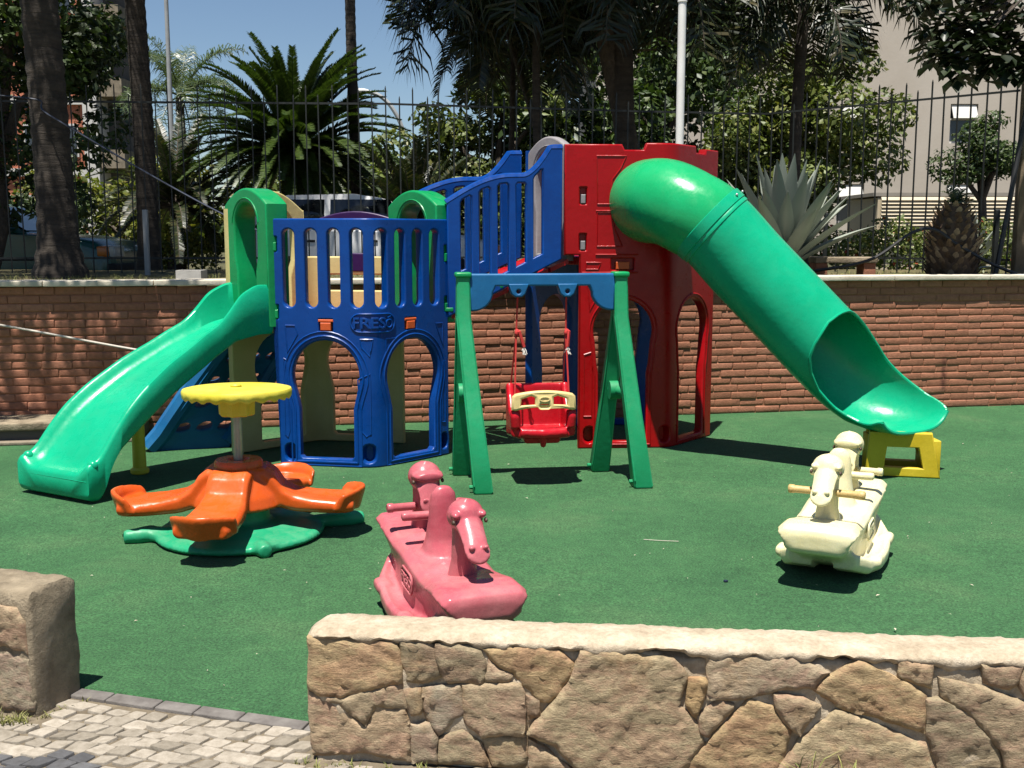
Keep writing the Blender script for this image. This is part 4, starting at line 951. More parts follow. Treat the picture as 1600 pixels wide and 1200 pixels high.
    # yellow stand under the exit
    m = MB(); c = Vector((2.66, 7.33)); ax = Vector((0.97, -0.24)).normalized(); ay = Vector((0.24, 0.97))
    o = [(-0.235, 0.0), (0.245, 0.0), (0.185, 0.30), (-0.215, 0.30)]; h = [(-0.115, 0.06), (0.135, 0.06), (0.10, 0.20), (-0.10, 0.20)]
    for k in (-0.13, 0.13):
        M = Matrix(((ax.x, 0, ay.x, c.x+ay.x*k), (ax.y, 0, ay.y, c.y+ay.y*k), (0, 1, 0, 0), (0, 0, 0, 1)))
        m.mesh(flat([o, h], 0.07, 0.008), M)
    for x0, x1 in ((-0.225, -0.12), (0.14, 0.22)):
        m.box((c.x+ax.x*(x0+x1)/2, c.y+ax.y*(x0+x1)/2, 0.13), (0.06, 0.30, 0.24), None, 0.006)
    m.build('slide_stand', 'plastic_yellow', PLAY, 35)
tube_slide()

# ------------------------------------------------------------------ blue climbing ramp
def climber():
    P = [Vector((-2.74, 8.10, 0)), Vector((-2.19, 8.28, 0)), Vector((-1.60, 8.46, 1.0)), Vector((-1.98, 8.03, 1.0))]
    W, Ls = 0.56, 1.22
    hol = [stadium(0, 0, 0.11, 0.11, 6)]
    holes = []
    for j in range(5):
        for i in range(3):
            x = 0.12+0.16*i+(0.04 if j % 2 else 0); y = 0.2+0.21*j
            if x > W-0.07: continue
            holes.append([(x+0.055*math.cos(a), y+0.048*math.sin(a)*(1.0 if math.sin(a) > 0 else 0.55)) for a in np.linspace(0, 2*PI, 15)[:-1]])
    me = flat([[(0, 0), (W, 0), (W, Ls), (0, Ls)]]+holes, 0.09, 0.012)
    mb = MB()
    ex = (P[1]-P[0]).normalized(); 
    for v in me.vertices:
        u, w = v.co.x/W, v.co.y/Ls; q = P[0].lerp(P[1], u).lerp(P[3].lerp(P[2], u), w); nrm = (P[1]-P[0]).cross(P[3]-P[0]).normalized()
        bow = 0.06*math.sin(PI*w); v.co = q-nrm*(v.co.z+bow)
    mb.mesh(me)
    for e0, e1 in ((P[0], P[3]), (P[1], P[2])):
        nrm = (P[1]-P[0]).cross(P[3]-P[0]).normalized()
        pts = [e0.lerp(e1, k/8)-nrm*(0.06*math.sin(PI*k/8)-0.02)+Vector((0, 0, 0.03 if k == 0 else 0)) for k in range(9)]
        mb.tube(pts, 0.075, 8)
    p = mb.build('climbing_ramp', 'plastic_beam_blue', PLAY, 40); p['label'] = 'blue climbing ramp with foot holes behind the open slide'
climber()

# ================================================================== SWING
def swing():
    t = thing('playground_swing', 'small plastic swing frame with four green legs and blue top beam', 'swing', (0.2, 7.05, 0))
    la, ra = Vector((-0.315, 7.005, 1.36)), Vector((0.705, 7.135, 1.36)); bd = (ra-la); bd.z = 0; bd.normalize(); bn = Vector((bd.y, -bd.x, 0))
    feet = [(la, Vector((-0.185, 6.72, 0)), 1), (la, Vector((-0.345, 7.27, 0)), -1), (ra, Vector((0.84, 6.885, 0)), 1), (ra, Vector((0.605, 7.395, 0)), -1)]
    for ap, ft, sd in feet:
        mb = MB(); rings = []
        # leg: square, widening to the foot; short upright neck under the cap
        neck = Vector((ap.x, ap.y, 1.09))+bn*0.035*sd
        st = [(ap+bn*0.022*sd-Vector((0, 0, 0.0)), 0.042, 0.026), (neck, 0.046, 0.036), (neck.lerp(ft, 0.10), 0.047, 0.040), (neck.lerp(ft, 0.55), 0.053, 0.047), (ft+Vector((0, 0, 0.012)), 0.062, 0.058), (ft, 0.058, 0.054)]
        for c, hx, hy in st:
            b = 0.010; q = [(-hx+b, -hy), (hx-b, -hy), (hx, -hy+b), (hx, hy-b), (hx-b, hy), (-hx+b, hy), (-hx, hy-b), (-hx, -hy+b)]
            rings.append([c+bd*x+bn*-y for x, y in q])
        mb.loft(rings, True)
        # moulded seam down the outer face and a small peg at the foot
        sx = 1 if ap is ra else -1
        mb.tube([neck+bd*-0.046+bn*0.036*1, neck.lerp(ft, 0.5)+bd*-0.051+bn*0.046, ft+Vector((0, 0, 0.05))+bd*-0.058+bn*0.055], 0.005, 5)
        q = ft+Vector((0, 0, 0.035)); mb.tube([q-bd*0.06, q-bd*0.085], 0.013, 8)
        mb.build('leg', 'plastic_swing_green', t, 35)
    for ap, f1, f2 in ((la, feet[0][1], feet[1][1]), (ra, feet[2][1], feet[3][1])):
        n1, n2 = Vector((ap.x, ap.y, 1.09)).lerp(f1, 0.46), Vector((ap.x, ap.y, 1.09)).lerp(f2, 0.46)
        mb = MB(); mb.tube([n1.lerp(n2, 0.1), n1.lerp(n2, 0.9)], 0.035, 12); m = n1.lerp(n2, 0.70); mb.tube([m-bd*0.045, m-bd*0.02, m+bd*0.03], 0.062, 16); mb.build('leg_brace', 'plastic_swing_green', t)
        mb = MB(); mb.box((0, 0, 0), (0.105, 0.125, 0.035), Matrix.Translation((ap.x, ap.y, 1.358)) @ Matrix.Rotation(math.atan2(bd.y, bd.x), 4, 'Z'), 0.012); mb.build('cap', 'plastic_arch_green', t)
    M = strip_panel((la.x, la.y), (ra.x, ra.y)); L = (ra-la).length
    c = 0.04; o = [(c, 1.365), (c, 1.125)]+arc(c+0.02, 1.245, 0.13, 0.12, -80, 0, 8)+[(c+0.17, 1.285), (L-c-0.17, 1.285)]+arc(L-c-0.02, 1.245, 0.13, 0.12, 180, 260, 8)+[(L-c, 1.125), (L-c, 1.365)]
    mb = MB().mesh(flat([o], 0.085, 0.012), M)
    for sx in (0.27, L-0.27): pass
    mb.build('beam', 'plastic_beam_blue', t, 35)
    hk = []
    for sx in (L*0.345, L*0.655):
        m2 = MB().mesh(flat([[(sx-0.065, 1.30), (sx-0.045, 1.235), (sx-0.02, 1.215), (sx+0.02, 1.215), (sx+0.045, 1.235), (sx+0.065, 1.30)], arc(sx, 1.25, 0.014, 0.014, 0, 330, 10)], 0.10, 0.008), M)
        m2.build('hanger', 'plastic_beam_blue', t); hk.append(M @ Vector((sx, 1.245, 0)))
    # ---- bucket seat hanging from it
    s = thing('bucket_swing', 'red bucket swing seat with pale yellow guard bar hanging on red ropes', 'swing', (0.19, 7.05, 0.27))
    cx, cy, z0 = 0.185, 7.05, 0.275; mb = MB()
    S = Matrix.Translation((cx, cy, z0)) @ Matrix.Rotation(math.radians(7), 4, 'Z') @ Matrix.Rotation(math.radians(-4), 4, 'X')
    # shell: back wall, two wings, pan (local: x right, y away, z up)
    prof = lambda z: 0.185+0.018*min(1, z/0.2)
    mb.box((0, 0.125, 0.20), (0.375, 0.035, 0.34), None, 0.016)
    for sx in (-1, 1):
        q = [(-0.155, 0.04), (0.14, 0.02), (0.15, 0.365), (0.09, 0.375), (0.05, 0.30), (-0.02, 0.21), (-0.13, 0.185), (-0.168, 0.14)]
        Ms = Matrix(((0, 0, 1, sx*0.185), (1, 0, 0, 0), (0, 1, 0, 0), (0, 0, 0, 1))); mb.mesh(flat([q], 0.05, 0.018), Ms)
    mb.box((0, -0.01, 0.055), (0.36, 0.30, 0.06), None, 0.025); mb.tube([(-0.15, -0.15, 0.065), (0, -0.165, 0.06), (0.15, -0.15, 0.065)], 0.036, 12)
    mb.box((0, 0.0, 0.012), (0.24, 0.22, 0.05), None, 0.02)
    for sx in (-1, 1): mb.tube([(sx*0.178, -0.145, 0.10), (sx*0.182, -0.155, 0.17), (sx*0.182, -0.14, 0.205)], 0.034, 12)
    mb.tube([(0, -0.14, 0.07), (0, -0.14, 0.0), (0, -0.13, -0.03)], [0.03, 0.024, 0.018], 8)
    me = blend(mb, 0.007, 5); me.transform(S); link('seat_shell', me, 'plastic_seat_red', s)
    # guard bar
    def bow(x): return 0.018*(1-(x/0.2)**2)
    up = [(x, 0.315+bow(x)*1.4) for x in np.linspace(-0.185, 0.185, 15)]; dn = [(x, 0.205+bow(x)*1.6) for x in np.linspace(0.185, -0.185, 15)]
    o = [(-0.21, 0.215), (-0.205, 0.30)]+up+[(0.205, 0.30), (0.21, 0.215)]+dn
    h1 = [(-0.15, 0.245), (-0.06, 0.25), (-0.06, 0.295), (-0.085, 0.305), (-0.145, 0.285)]; h2 = [(-x, z) for x, z in h1[::-1]]; h3 = rrect(-0.028, 0.232, 0.028, 0.252, 0.008)
    me = flat([o, h1, h2, h3], 0.045, 0.014); g = MB()
    for v in me.vertices: x, z, d = v.co; v.co = (x, -0.165-0.03*(1-(x/0.21)**2)-d, z)
    g.mesh(me); q = [(0.032*math.cos(a), 0.285+0.014*math.sin(a)) for a in np.linspace(0, 2*PI, 14)]
    g.tube([(x, -0.22, z) for x, z in q], 0.004, 5)
    for v in range(len(g.v)): g.v[v] = tuple(S @ Vector(g.v[v]))
    g.build('guard_bar', 'plastic_guard_cream', s, 35)
    # ropes: two strands each side, tied off with frayed ends
    for sx, hp in ((-1, hk[0]), (1, hk[1])):
        a = S @ Vector((sx*0.178, 0.13, 0.34)); b = S @ Vector((sx*0.180, -0.10, 0.22)); kz = 0.98; k = Vector((hp.x*0.8+a.x*0.2, hp.y, kz))
        mb = MB(); mb.tube([hp, k], 0.0065, 6); mb.tube([k, a], 0.006, 6); mb.tube([k, b.lerp(k, 0.0), b], 0.006, 6); mb.build('rope', 'rope_red', s)
        e = k+Vector((0.055*(-sx*-1 if sx < 0 else -0.15), -0.02, -0.08)); e = k+Vector((0.05 if sx < 0 else 0.012, -0.02, -0.09))
        mb = MB(); mb.tube([k+Vector((0, 0, 0.02)), k+Vector((0.02, -0.02, 0.01)), e], 0.011, 6); mb.ell(tuple(k+Vector((0.004, -0.01, 0.0))), (0.016, 0.016, 0.022), 8, 6); mb.build('rope_knot', 'rope_red', s)
        mb = MB()
        for q in range(9):
            mb.tube([e, e+Vector((random.uniform(-.014, .014), random.uniform(-.01, .01), -0.02)), e+Vector((random.uniform(-.024, .024), random.uniform(-.02, .01), -random.uniform(.035, .06)))], 0.0035, 4)
        mb.build('frayed_end', 'rope_fray', s)
swing()

# ================================================================== SPINNER
def spinner():
    c = Vector((-1.47, 5.74)); t = thing('spinner', 'orange four-seat spinner with yellow steering wheel on flat green base', 'merry-go-round', (c.x, c.y, 0))
    T = Matrix.Translation((c.x, c.y, 0))
    # base: low disc with stubby feet
    mb = MB(); mb.lathe([(0.0, 0.0), (0.42, 0.0), (0.45, 0.018), (0.44, 0.04), (0.36, 0.058), (0.16, 0.085), (0.15, 0.16), (0.0, 0.16)], 40)
    for k, a in enumerate((-164, -62, 22, 112)):
        a = math.radians(a); d = Vector((math.cos(a), math.sin(a), 0)); n = Vector((-d.y, d.x, 0))
        L = (0.60, 0.50, 0.68, 0.55)[k]
        mb.tube([d*0.22+Vector((0, 0, 0.03)), d*0.42+Vector((0, 0, 0.034)), d*(L-0.08)+Vector((0, 0, 0.032)), d*L+Vector((0, 0, 0.032))], [0.03, 0.038, 0.046, 0.036], 12)
        # web on one side sweeping back to the disc
        p = [d*0.50, d*0.36+n*0.16, d*0.25+n*0.36, d*0.1, d*0.3-n*0.14]
        mb.add([(q.x, q.y, z) for z in (0.008, 0.05) for q in p], [(4, 3, 2, 1, 0), (5, 6, 7, 8, 9)]+[(i, (i+1) % 5, 5+(i+1) % 5, 5+i) for i in range(5)])
    me = blend(mb, 0.010, 6); me.transform(T); link('base', me, 'plastic_base_green', t)
    # seat star
    mb = MB(); mb.lathe([(0.0, 0.16), (0.20, 0.16), (0.25, 0.178), (0.23, 0.235), (0.18, 0.31), (0.145, 0.37), (0.12, 0.385), (0.0, 0.385)], 36)
    for a in (-176, -94, 4, 74):
        a = math.radians(a); R = Matrix.Rotation(a, 4, 'Z')
        st = [(0.05, 0.115, 0.20, 0.385), (0.15, 0.114, 0.19, 0.383), (0.195, 0.114, 0.175, 0.35), (0.235, 0.116, 0.165, 0.285), (0.30, 0.130, 0.150, 0.245), (0.40, 0.142, 0.144, 0.224), (0.50, 0.150, 0.140, 0.214), (0.575, 0.150, 0.140, 0.210), (0.62, 0.135, 0.145, 0.210)]
        rings = []
        for x, w, z0, z1 in st:
            b = 0.022; rings.append([(x, -w+b, z0), (x, w-b, z0), (x, w, z0+b), (x, w, z1-b), (x, w-b, z1), (x, 0, z1-0.006), (x, -w+b, z1), (x, -w, z1-b), (x, -w, z0+b)])
        mb.loft(rings, True, R)
        # upturned curved end board
        rim = []
        for s_ in np.linspace(-1, 1, 13):
            rim.append((0.640-0.10*s_*s_, 0.165*s_))
        rg = []
        for x, y in rim:
            k = abs(y/0.165); zt = 0.268-0.022*k**3; zb = 0.138+0.02*k
            rg.append([(x-0.03, y, zb), (x+0.004, y, zb), (x+0.036, y, zt-0.02), (x+0.034, y, zt), (x+0.014, y, zt), (x-0.010, y, zt-0.03)])
        mb.loft(rg, True, R)
    me = blend(mb, 0.0068, 14); me.transform(T); o = link('seat_star', me, 'plastic_orange', t); o['label'] = 'glossy orange star of four saddle seats'
    mb = MB(); mb.lathe([(0.115, 0.37), (0.128, 0.38), (0.128, 0.405), (0.118, 0.418), (0.06, 0.418), (0.05, 0.405), (0.0, 0.405)], 32, T); mb.build('hub_ring', 'plastic_orange', t)
    mb = MB(); mb.lathe([(0.026, 0.30), (0.026, 0.74)], 20, T); mb.build('post', 'steel', t)
    # wheel with scalloped grip
    mb = MB(); n = 96; rings = []
    for r, z, s_ in ((0.0, 0.755, 0), (0.245, 0.758, 0), (0.278, 0.757, 1.3), (0.287, 0.766, 0.9), (0.289, 0.788, 0), (0.283, 0.798, 0), (0.262, 0.803, 0), (0.10, 0.808, 0), (0.0, 0.808, 0)):
        rings.append([(max(r, 1e-4)*math.cos(2*PI*j/n), max(r, 1e-4)*math.sin(2*PI*j/n), z-s_*0.012*(0.5+0.5*math.cos(22*2*PI*j/n))) for j in range(n)])
    mb.loft(rings, True, T @ Matrix.Rotation(math.radians(-1.5), 4, 'X')); mb.build('wheel', 'plastic_wheel_yellow', t, 45)
    mb = MB(); n = 40; rings = []
    for r, z in ((0.078, 0.655), (0.088, 0.662), (0.092, 0.757)):
        rings.append([((r+0.008*math.cos(8*2*PI*j/n))*math.cos(2*PI*j/n), (r+0.008*math.cos(8*2*PI*j/n))*math.sin(2*PI*j/n), z) for j in range(n)])
    mb.loft(rings, True, T); mb.build('wheel_hub', 'plastic_wheel_yellow', t)
    mb = MB(); mb.lathe([(0.028, 0.806), (0.030, 0.818), (0.025, 0.824), (0.0, 0.824)], 20, T); mb.build('cap', 'plastic_wheel_yellow', t)
spinner()

# ================================================================== ROCKERS
def rocker_meshes():
    """two-seat horse rocker; local: -y is the front, z up, rocking on a curved keel"""
    mb = MB(); rings = []
    # body: stations along the length: y, half width top, half width bottom, keel z, deck z
    st = [(-0.575, 0.145, 0.12, 0.225, 0.285), (-0.565, 0.172, 0.145, 0.205, 0.312), (-0.52, 0.182, 0.135, 0.188, 0.324), (-0.42, 0.180, 0.12, 0.150, 0.322), (-0.34, 0.172, 0.12, 0.105, 0.305), (-0.22, 0.166, 0.14, 0.055, 0.285), (-0.08, 0.166, 0.165, 0.018, 0.292), (0.08, 0.168, 0.165, 0.016, 0.305), (0.22, 0.172, 0.15, 0.050, 0.305), (0.34, 0.178, 0.13, 0.10, 0.318), (0.42, 0.180, 0.12, 0.150, 0.328), (0.52, 0.176, 0.125, 0.19, 0.328), (0.57, 0.155, 0.13, 0.225, 0.305)]
    for y, wt, wb, k, z in st:
        m = (k+z)/2; b = 0.03
        rings.append([(-wb+b, y, k), (0, y, k), (wb-b, y, k), (wb, y, k+b*0.8), ((wb+wt)/2-0.01, y, m), (wt, y, z-b*0.9), (wt-b, y, z), (0, y, z+0.006), (-wt+b, y, z), (-wt, y, z-b*0.9), (-(wb+wt)/2+0.01, y, m), (-wb, y, k+b*0.8)])
    mb.loft(rings, True)
    # foot boards along both sides
    for sx in (-1, 1):
        rg = []
        for y, w, z in ((-0.38, 0.15, 0.15), (-0.27, 0.215, 0.105), (-0.12, 0.245, 0.085), (0.0, 0.250, 0.083), (0.12, 0.245, 0.09), (0.27, 0.215, 0.11), (0.38, 0.15, 0.16)):
            rg.append([(sx*0.05, y, z-0.055), (sx*(w-0.02), y, z-0.055), (sx*w, y, z-0.03), (sx*w, y, z+0.012), (sx*(w-0.02), y, z+0.028), (sx*(w-0.045), y, z+0.012), (sx*0.05, y, z+0.008)])
        mb.loft(rg, True)
        for y in (-0.2, 0.2): mb.box((sx*0.215, y, 0.10), (0.07, 0.10, 0.055), None, 0.02)
    # centre back rest fin, wide at the foot
    fin = []
    for z, hw, y0, y1 in ((0.22, 0.11, -0.12, 0.14), (0.30, 0.092, -0.09, 0.11), (0.36, 0.075, -0.055, 0.08), (0.44, 0.064, -0.040, 0.06), (0.51, 0.060, -0.030, 0.05), (0.555, 0.052, -0.02, 0.042), (0.58, 0.032, -0.006, 0.03), (0.586, 0.012, 0.004, 0.02)):
        ym, yr = (y0+y1)/2, (y1-y0)/2; fin.append([(hw*math.cos(a), ym+yr*math.sin(a), z) for a in np.linspace(0, 2*PI, 17)[:-1]])
    mb.loft(fin, True)
    # saddle swells
    mb.ell((0, -0.17, 0.275), (0.125, 0.07, 0.035)); mb.ell((0, 0.20, 0.285), (0.125, 0.07, 0.04))
    for sx in (-1, 1): mb.tube([(0, 0.09, 0.435), (sx*0.15, 0.10, 0.435), (sx*0.158, 0.10, 0.435)], [0.02, 0.021, 0.017], 12)
    body = blend(mb, 0.0085, 4); finish(body, 50)
    heads = []
    for sd, ofs in ((-1, 0), (1, 1)):
        h = MB(); y = -0.30 if sd < 0 else 0.30
        h.loft([[(w*math.cos(a), y+d*math.sin(a)+dy, z) for a in np.linspace(0, 2*PI, 17)[:-1]] for z, w, d, dy in ((0.20, 0.075, 0.07, 0.035), (0.30, 0.060, 0.056, 0.03), (0.36, 0.050, 0.050, 0.022), (0.46, 0.050, 0.048, 0.012), (0.54, 0.055, 0.05, 0.005))], True)
        h.ell((0, y+0.004, 0.550), (0.075, 0.068, 0.066), 18, 12)
        # muzzle: narrow bridge, flared nose, flat underside
        h.loft([[(w*math.cos(a)*(1.0 if math.sin(a) < 0.3 else 0.86), yy+t_*math.sin(a)*0.45, zz+t_*math.sin(a)) for a in np.linspace(0, 2*PI, 17)[:-1]] for yy, zz, w, t_ in ((y-0.01, 0.545, 0.062, 0.058), (y-0.055, 0.528, 0.056, 0.055), (y-0.095, 0.502, 0.051, 0.052), (y-0.130, 0.475, 0.050, 0.049), (y-0.156, 0.455, 0.052, 0.045), (y-0.174, 0.444, 0.047, 0.036), (y-0.186, 0.438, 0.030, 0.020))], True)
        # mane ridge and ears laid back
        h.tube([(0, y-0.02, 0.612), (0, y+0.05, 0.590), (0, y+0.075, 0.52), (0, y+0.07, 0.42)], [0.012, 0.020, 0.022, 0.018], 8)
        if sd > 0: h.ell((0, y-0.068, 0.565), (0.068, 0.036, 0.024))
        for sx in (-1, 1):
            h.ell((sx*0.054, y-0.040, 0.564), (0.018, 0.026, 0.016)); h.ell((sx*0.028, y-0.172, 0.472), (0.013, 0.012, 0.009))
        me = blend(h, 0.0055, 4)
        if sd > 0:
            # the rear rider faces the same way; a slightly shorter muzzle
            for v in me.vertices:
                if v.co.y < y-0.09: v.co.y = y-0.09+(v.co.y-(y-0.09))*0.35
        finish(me, 60); heads.append(me)
    grips = []
    for y, z in ((-0.325, 0.44), (0.285, 0.42)):
        g = []
        for sx in (-1, 1):
            m = MB(); m.lathe([(0.012, 0.045), (0.018, 0.05), (0.018, 0.145), (0.021, 0.15), (0.021, 0.17), (0.016, 0.175), (0.0, 0.175)], 14, Matrix.Translation((0, y, z)) @ Matrix.Rotation(sx*PI/2, 4, 'Y')); me = m.to('grip'); finish(me, 45); g.append(me)
        grips.append(g)
    eyes = []
    for y in (-0.30, 0.30):
        g = []
        for sx in (-1, 1):
            m = MB(); m.ell((sx*0.066, y-0.055, 0.540), (0.007, 0.013, 0.010), 12, 8); me = m.to('eye'); finish(me, 60); g.append(me)
        eyes.append(g)
    # side badges with the maker's raised letters
    bad = []
    for sx in (-1, 1):
        m = MB(); q = rrect(-0.085, -0.042, 0.085, 0.042, 0.03, 5); qq = resample(q, 0.02); m.tube([(a, b, 0.0) for a, b in qq+[qq[0]]], 0.005, 6)
        m.mesh(text_mesh('FRESO', 0.055, 0.004, 0.001)); m.tube([(0.058, 0.03, 0.002), (0.072, 0.036, 0.002)], 0.003, 5)
        Mx = Matrix.Translation((sx*0.170, -0.04, 0.205)) @ (Matrix(((0, 0, 1, 0), (1, 0, 0, 0), (0, 1, 0, 0), (0, 0, 0, 1))) if sx > 0 else Matrix(((0, 0, -1, 0), (-1, 0, 0, 0), (0, 1, 0, 0), (0, 0, 0, 1)))) @ Matrix.Rotation(0.0, 4, 'Z')
        me = m.to('badge'); me.transform(Mx); finish(me, 45); bad.append(me)
    return body, heads, grips, bad, eyes
RK = rocker_meshes()
def rocker(loc, yaw, pitch, mat, gripmats, label):
    body, heads, grips, bad, eyes = RK
    t = thing('horse_rocker', label, 'rocking toy', loc, 'plastic horse rockers on the carpet'); ABS[t] = Vector((0, 0, 0))
    t.rotation_euler = (pitch, 0, yaw)
    def part(nm, me, m, par, lab=None):
        o = bpy.data.objects.new(nm, me); COL.objects.link(o); o.parent = par
        if not me.materials: me.materials.append(MATS[m])
        o.material_slots[0].link = 'OBJECT'; o.material_slots[0].material = MATS[m]
        if lab: o['label'] = lab
        return o
    b = part('body', body, mat, t)
    for me in bad: part('badge', me, mat, b)
    for h, gs, gm, ey in zip(heads, grips, gripmats, eyes):
        ho = part('head', h, mat, t)
        for e in ey: part('eye', e, 'eye_brown', ho)
        if gm:
            for g in gs: part('grip', g, gm, ho)
    return t
rocker((-0.295, 4.475, -0.016), math.radians(20), math.radians(3.0), 'plastic_pink', (None, 'plastic_pink'), 'glossy pink plastic two-seat horse rocker behind the foreground stone wall')
rocker((1.615, 5.27, -0.016), math.radians(-26), math.radians(1.0), 'plastic_ivory', ('brass_tape', 'plastic_ivory'), 'cream white plastic two-seat horse rocker with gold handle grips')

# ================================================================== FENCE AND POLES
def fence():
    P = [Vector(p) for p in [(-9.5, 12.15), (-5.69, 12.35), (-1.45, 12.60), (1.54, 13.35), (3.10, 13.62), (4.18, 12.55), (5.22, 11.47)]]
    t = thing('iron_fence', 'tall dark iron bar fence on the lawn behind the brick wall', 'fence', (0, 12.6, 1.19))
    acc = [0]
    for a, b in zip(P, P[1:]): acc.append(acc[-1]+(b-a).length)
    def at(s):
        i = max(0, min(len(P)-2, next((k for k in range(len(P)-1) if s <= acc[k+1]), len(P)-2))); return P[i].lerp(P[i+1], (s-acc[i])/(acc[i+1]-acc[i]))
    for a, b in zip(P, P[1:]):
        for z in (1.36, 3.09):
            mb = MB(); d = (b-a); R = math.atan2(d.y, d.x); m = (a+b)/2
            mb.box((0, 0, 0), (d.length+0.01, 0.014, 0.022), Matrix.Translation((m.x, m.y+0.012, z)) @ Matrix.Rotation(R, 4, 'Z')); mb.build('rail', 'fence_iron', t)
    tall, short = MB(), MB()
    for m, h in ((tall, 2.12), (short, 2.02)):
        r = 0.0095; m.loft([[(r*math.cos(a+PI/4), r*math.sin(a+PI/4), z) for a in (0, PI/2, PI, 1.5*PI)] for z in (0, h-0.03)]+[[(0.002*math.cos(a+PI/4), 0.002*math.sin(a+PI/4), h) for a in (0, PI/2, PI, 1.5*PI)]], True)
    tall, short = tall.to('bar'), short.to('bar_short')
    for m in (tall, short): m.materials.append(MATS['fence_iron'])
    s = 0.05; k = 0; rnd = random.Random(2)
    while s < acc[-1]:
        p = at(s); o = bpy.data.objects.new('bar', tall if k % 2 else short); COL.objects.link(o); o.parent = t
        o.location = Vector((p.x, p.y, 1.17+rnd.uniform(-.012, .012)))-ABS[t]; o.rotation_euler = (rnd.uniform(-.007, .007), rnd.uniform(-.009, .009), 0.3); s += 0.152+rnd.uniform(-.004, .004); k += 1
    for s in (0.2, 4.4, 9.5, 13.6, 15.6):
        p = at(s); mb = MB(); mb.box((p.x, p.y+0.03, 1.19+0.33), (0.045, 0.045, 0.72), None, 0.006); mb.build('stay_post', 'fence_iron', t)
fence()
p = Vector((5.18, 11.2)); mb = MB(); mb.box((p.x, p.y, 2.2), (0.11, 0.11, 2.05), None, 0.01); o = tag(mb.build('fence_post', 'post_wood'), 'weathered brown square post at the right end of the fence', 'post')
mb = MB(); mb.tube([(4.86, 11.0, 1.17), (4.98, 11.05, 1.9), (5.14, 11.12, 2.95)], 0.026, 8); tag(mb.build('brace_bar', 'cable_black'), 'dark diagonal brace leaning on the brown fence post', 'brace')
mb = MB(); mb.lathe([(0.040, 1.15), (0.040, 3.86), (0.047, 3.865), (0.047, 3.93), (0.032, 3.94), (0.030, 5.6)], 20, Matrix.Translation((1.66, 11.0, 0))); tag(mb.build('white_pole', 'white_paint'), 'straight white painted pole rising behind the red tower', 'pole')
mb = MB(); mb.box((-3.965, 11.9, 1.53), (0.05, 0.05, 0.72), None, 0.005); tag(mb.build('stake', 'lamp_metal'), 'short grey stake standing at the fence left of the tower', 'stake')
def cable(name, pts, r, mat, label, cat):
    mb = MB(); mb.tube(spline(pts, 8), r, 7); return tag(mb.build(name, mat), label, cat)
cable('hose', [(2.4, 10.7, 1.22), (2.9, 10.75, 1.26), (3.5, 10.75, 1.37), (3.9, 10.75, 1.63), (4.12, 10.72, 1.67), (4.35, 10.70, 1.52), (4.7, 10.68, 1.33), (5.05, 10.72, 1.20)], 0.016, 'cable_black', 'black hose arching over the lawn past the palm stump', 'hose')
cable('blue_cable', [(-7.0, 10.6, 3.0), (-4.75, 10.72, 2.93), (-4.45, 10.7, 2.76), (-3.4, 10.3, 2.19), (-2.62, 10.0, 1.80), (-2.0, 9.7, 1.55)], 0.009, 'cable_blue', 'blue cable sagging from the left palm trunk towards the blue tower', 'cable')
cable('rope', [(-5.0, 8.55, 1.06), (-4.05, 8.55, 0.915), (-3.02, 8.55, 0.725), (-2.2, 8.5, 0.60)], 0.009, 'rope_white', 'pale rope stretched along the brick wall behind the green slide', 'rope')
# planter, bench slab
t = thing('planter_box', 'small pale planter box on the wall beside the blue tower', 'planter', (-2.82, 9.62, 1.19)); mb = MB()
for dx, dy, sx, sy in ((0, -0.09, 0.22, 0.02), (0, 0.09, 0.22, 0.02), (-0.1, 0, 0.02, 0.16), (0.1, 0, 0.02, 0.16)): mb.box((-2.82+dx, 9.62+dy, 1.26), (sx, sy, 0.10))
mb.build('box', 'planter_white', t); mb = MB(); mb.box((-2.82, 9.62, 1.27), (0.18, 0.16, 0.05)); mb.build('soil', 'bark_tree', t)
t = thing('slab_bench', 'low concrete slab on brick feet beside the big agave', 'bench', (3.32, 11.0, 1.19))
mb = MB(); mb.box((3.32, 11.0, 1.37), (0.62, 0.28, 0.06), None, 0.01); mb.build('slab', 'cement_grey', t)
for x in (3.08, 3.56): mb = MB(); mb.box((x, 11.0, 1.265), (0.12, 0.24, 0.15), None, 0.006); mb.build('foot', 'brick_clay', t)

